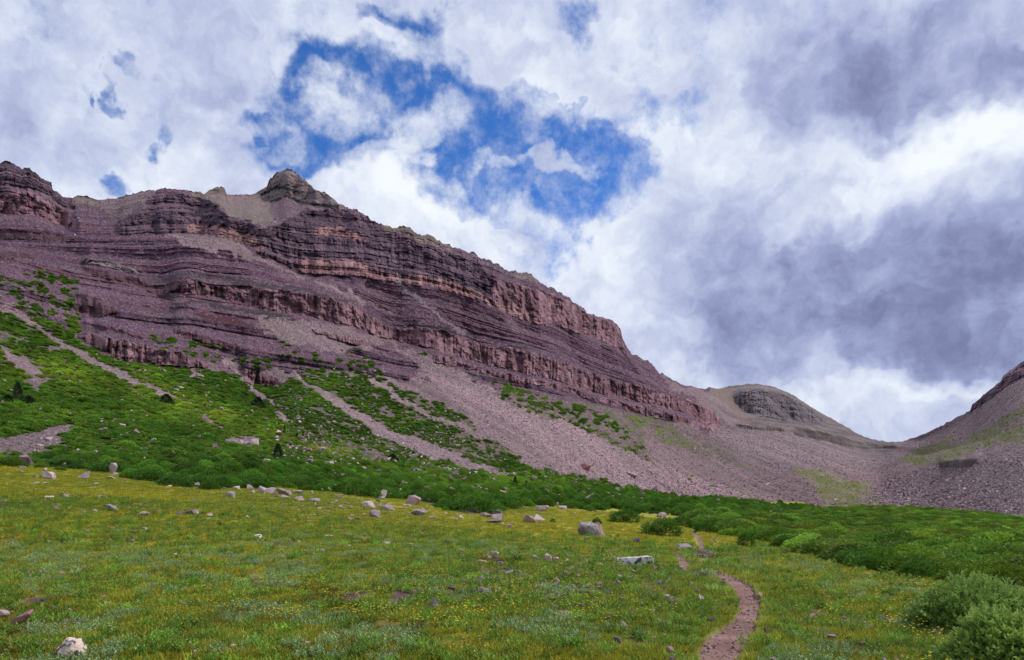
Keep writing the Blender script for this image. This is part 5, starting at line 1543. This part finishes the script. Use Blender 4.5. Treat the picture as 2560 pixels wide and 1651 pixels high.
bush_kinds = [shoots_mesh('foliage', 600 + q, 1150, 6, 1, .9, 1, .075, .042, M_BUSH, up=.35, inner=.25) for q in range(4)]
bush_stems = stems_mesh('stems', 640, 22, .8, .8, .02, M_BARK)
def bush(k, u_, v_, w_, h_, tint_, label, group):
    g0 = at(u_, v_)
    s_ = g0.y / F
    rx, hm = w_ * s_ * .5, h_ * s_
    g0.y += rx * .55; g0.x *= 1 + rx * .55 / g0.y
    o = bpy.data.objects.new('shrub', None)
    o.empty_display_size = .3
    o.location = (g0.x, g0.y, g0.z - .03)
    COL.objects.link(o)
    set_props(o, label, 'shrub', group)
    rz = random.uniform(0, 6.28)
    for nm, me in (('foliage', bush_kinds[k % 4]), ('stems', bush_stems)):
        c = bpy.data.objects.new(nm, me)
        c.parent = o
        c.rotation_euler = (0, 0, rz)
        c.scale = (rx, rx, hm * .92)
        c.color = (*tint_, 1)
        COL.objects.link(c)
for k, b_ in enumerate(BUSH):
    bush(k, *b_)

# the two willows at the lower right, seen leaf by leaf
def willow(u_, v_, w_, h_, label, seed, n, tint_, ll):
    g0 = at(u_, v_)
    s_ = g0.y / F
    rx, hm = w_ * s_ * .5, h_ * s_
    g0.y += rx * .6
    o = bpy.data.objects.new('willow_bush', None); o.location = (g0.x, g0.y, g0.z - .02)
    COL.objects.link(o); set_props(o, label, 'willow', 'large willows at the front right')
    f_ = bpy.data.objects.new('foliage', shoots_mesh('foliage', seed, n, 12, rx, rx * .85, hm * .95, ll, ll * .42, M_WILL, up=.4, inner=.4))
    st_ = bpy.data.objects.new('stems', stems_mesh('stems', seed + 1, 70, rx * .85, hm * .85, .006, M_BARK))
    for c in (f_, st_):
        c.parent = o; c.color = (*tint_, 1); COL.objects.link(c)
willow(2520, 1596, 350, 128, 'big front willow, grey-green, first right of the open meadow', 700, 3600, (1.25, 1.2, .85), .05)
willow(2630, 1705, 340, 142, 'nearest bright green willow cut by the lower right corner', 710, 3400, (1.4, 1.3, .85), .055)

# ------------------------------------------------------------------ stunted conifers
def conifer_crown(name, seed, n, mat, prof=1.0):
    rg = np.random.default_rng(seed)
    t_ = rg.random(n) ** .8
    a_ = rg.uniform(0, 6.283, n)
    rad = (1 - t_) ** prof * (.75 + .35 * vn2(a_ * 2.2, t_ * 9, seed)) * rg.uniform(.55, 1, n)
    p = np.stack([np.cos(a_) * rad, np.sin(a_) * rad, t_ * .98 + .03], 1)
    d = np.stack([np.cos(a_), np.sin(a_), np.full(n, -.05) + .6 * t_], 1) + rg.normal(0, .25, (n, 3))
    return leaf_mesh(name, p, d, unit(n, rg), rg.uniform(.7, 1.3, n) * .2, rg.uniform(.7, 1.3, n) * .07, rg.random(n), mat)
crowns = [conifer_crown('crown', 720 + q, 1100, M_NEED, .8) for q in range(3)]
tm = bmesh.new()
bmesh.ops.create_cone(tm, cap_ends=True, segments=7, radius1=.09, radius2=.02, depth=1.0)
bmesh.ops.translate(tm, verts=tm.verts, vec=(0, 0, .45))
trunk_me = bpy.data.meshes.new('trunk'); tm.to_mesh(trunk_me); tm.free(); trunk_me.materials.append(M_BARK)
CON = [
 (45, 1006, 34, 42, 'dark spired conifer in a mat of boughs on the left slope', 'stunted conifers on the slope'),
 (72, 1010, 48, 16, 'low spreading conifer mat right of the spired one', 'stunted conifers on the slope'),
 (20, 1006, 44, 14, 'low spreading conifer mat left of the spired one', 'stunted conifers on the slope'),
 (695, 1153, 34, 32, 'dark round conifer above the boulder row', 'stunted conifers on the slope'),
 (711, 1084, 9, 15, 'tiny spruce, highest of three on the bright rib', 'stunted conifers on the slope'),
 (742, 1100, 12, 12, 'tiny spruce, left of the lower two on the rib', 'stunted conifers on the slope'),
 (757, 1098, 9, 12, 'tiny spruce, right of the lower two on the rib', 'stunted conifers on the slope'),
 (1288, 1220, 17, 24, 'small dark spruce, taller of two above the dark thicket', 'stunted conifers on the slope'),
 (1316, 1221, 15, 15, 'small dark spruce, shorter of two above the dark thicket', 'stunted conifers on the slope'),
 (1349, 1198, 9, 12, 'tiny lone spruce right of the two small ones', 'stunted conifers on the slope'),
 (981, 1155, 40, 15, 'dark flat juniper left of the long pale slab', 'stunted conifers on the slope'),
 (645, 1022, 50, 24, 'dark juniper clump on the upper green slope', 'stunted conifers on the slope'),
 (416, 1010, 46, 20, 'dark olive juniper left of the bright green rib', 'stunted conifers on the slope'),
]
for k, (u_, v_, w_, h_, lb, gp) in enumerate(CON):
    g0 = at(u_, v_); s_ = g0.y / F
    o = bpy.data.objects.new('conifer', None); o.location = (g0.x, g0.y, g0.z + .15); COL.objects.link(o)
    set_props(o, lb, 'conifer', gp)
    for nm, me in (('crown', crowns[k % 3]), ('trunk', trunk_me)):
        c = bpy.data.objects.new(nm, me); c.parent = o
        c.scale = (w_ * s_ * .55, w_ * s_ * .5, h_ * s_ * 1.1); c.rotation_euler = (0, 0, k * 1.3)
        c.color = (1, 1, 1, 1); COL.objects.link(c)
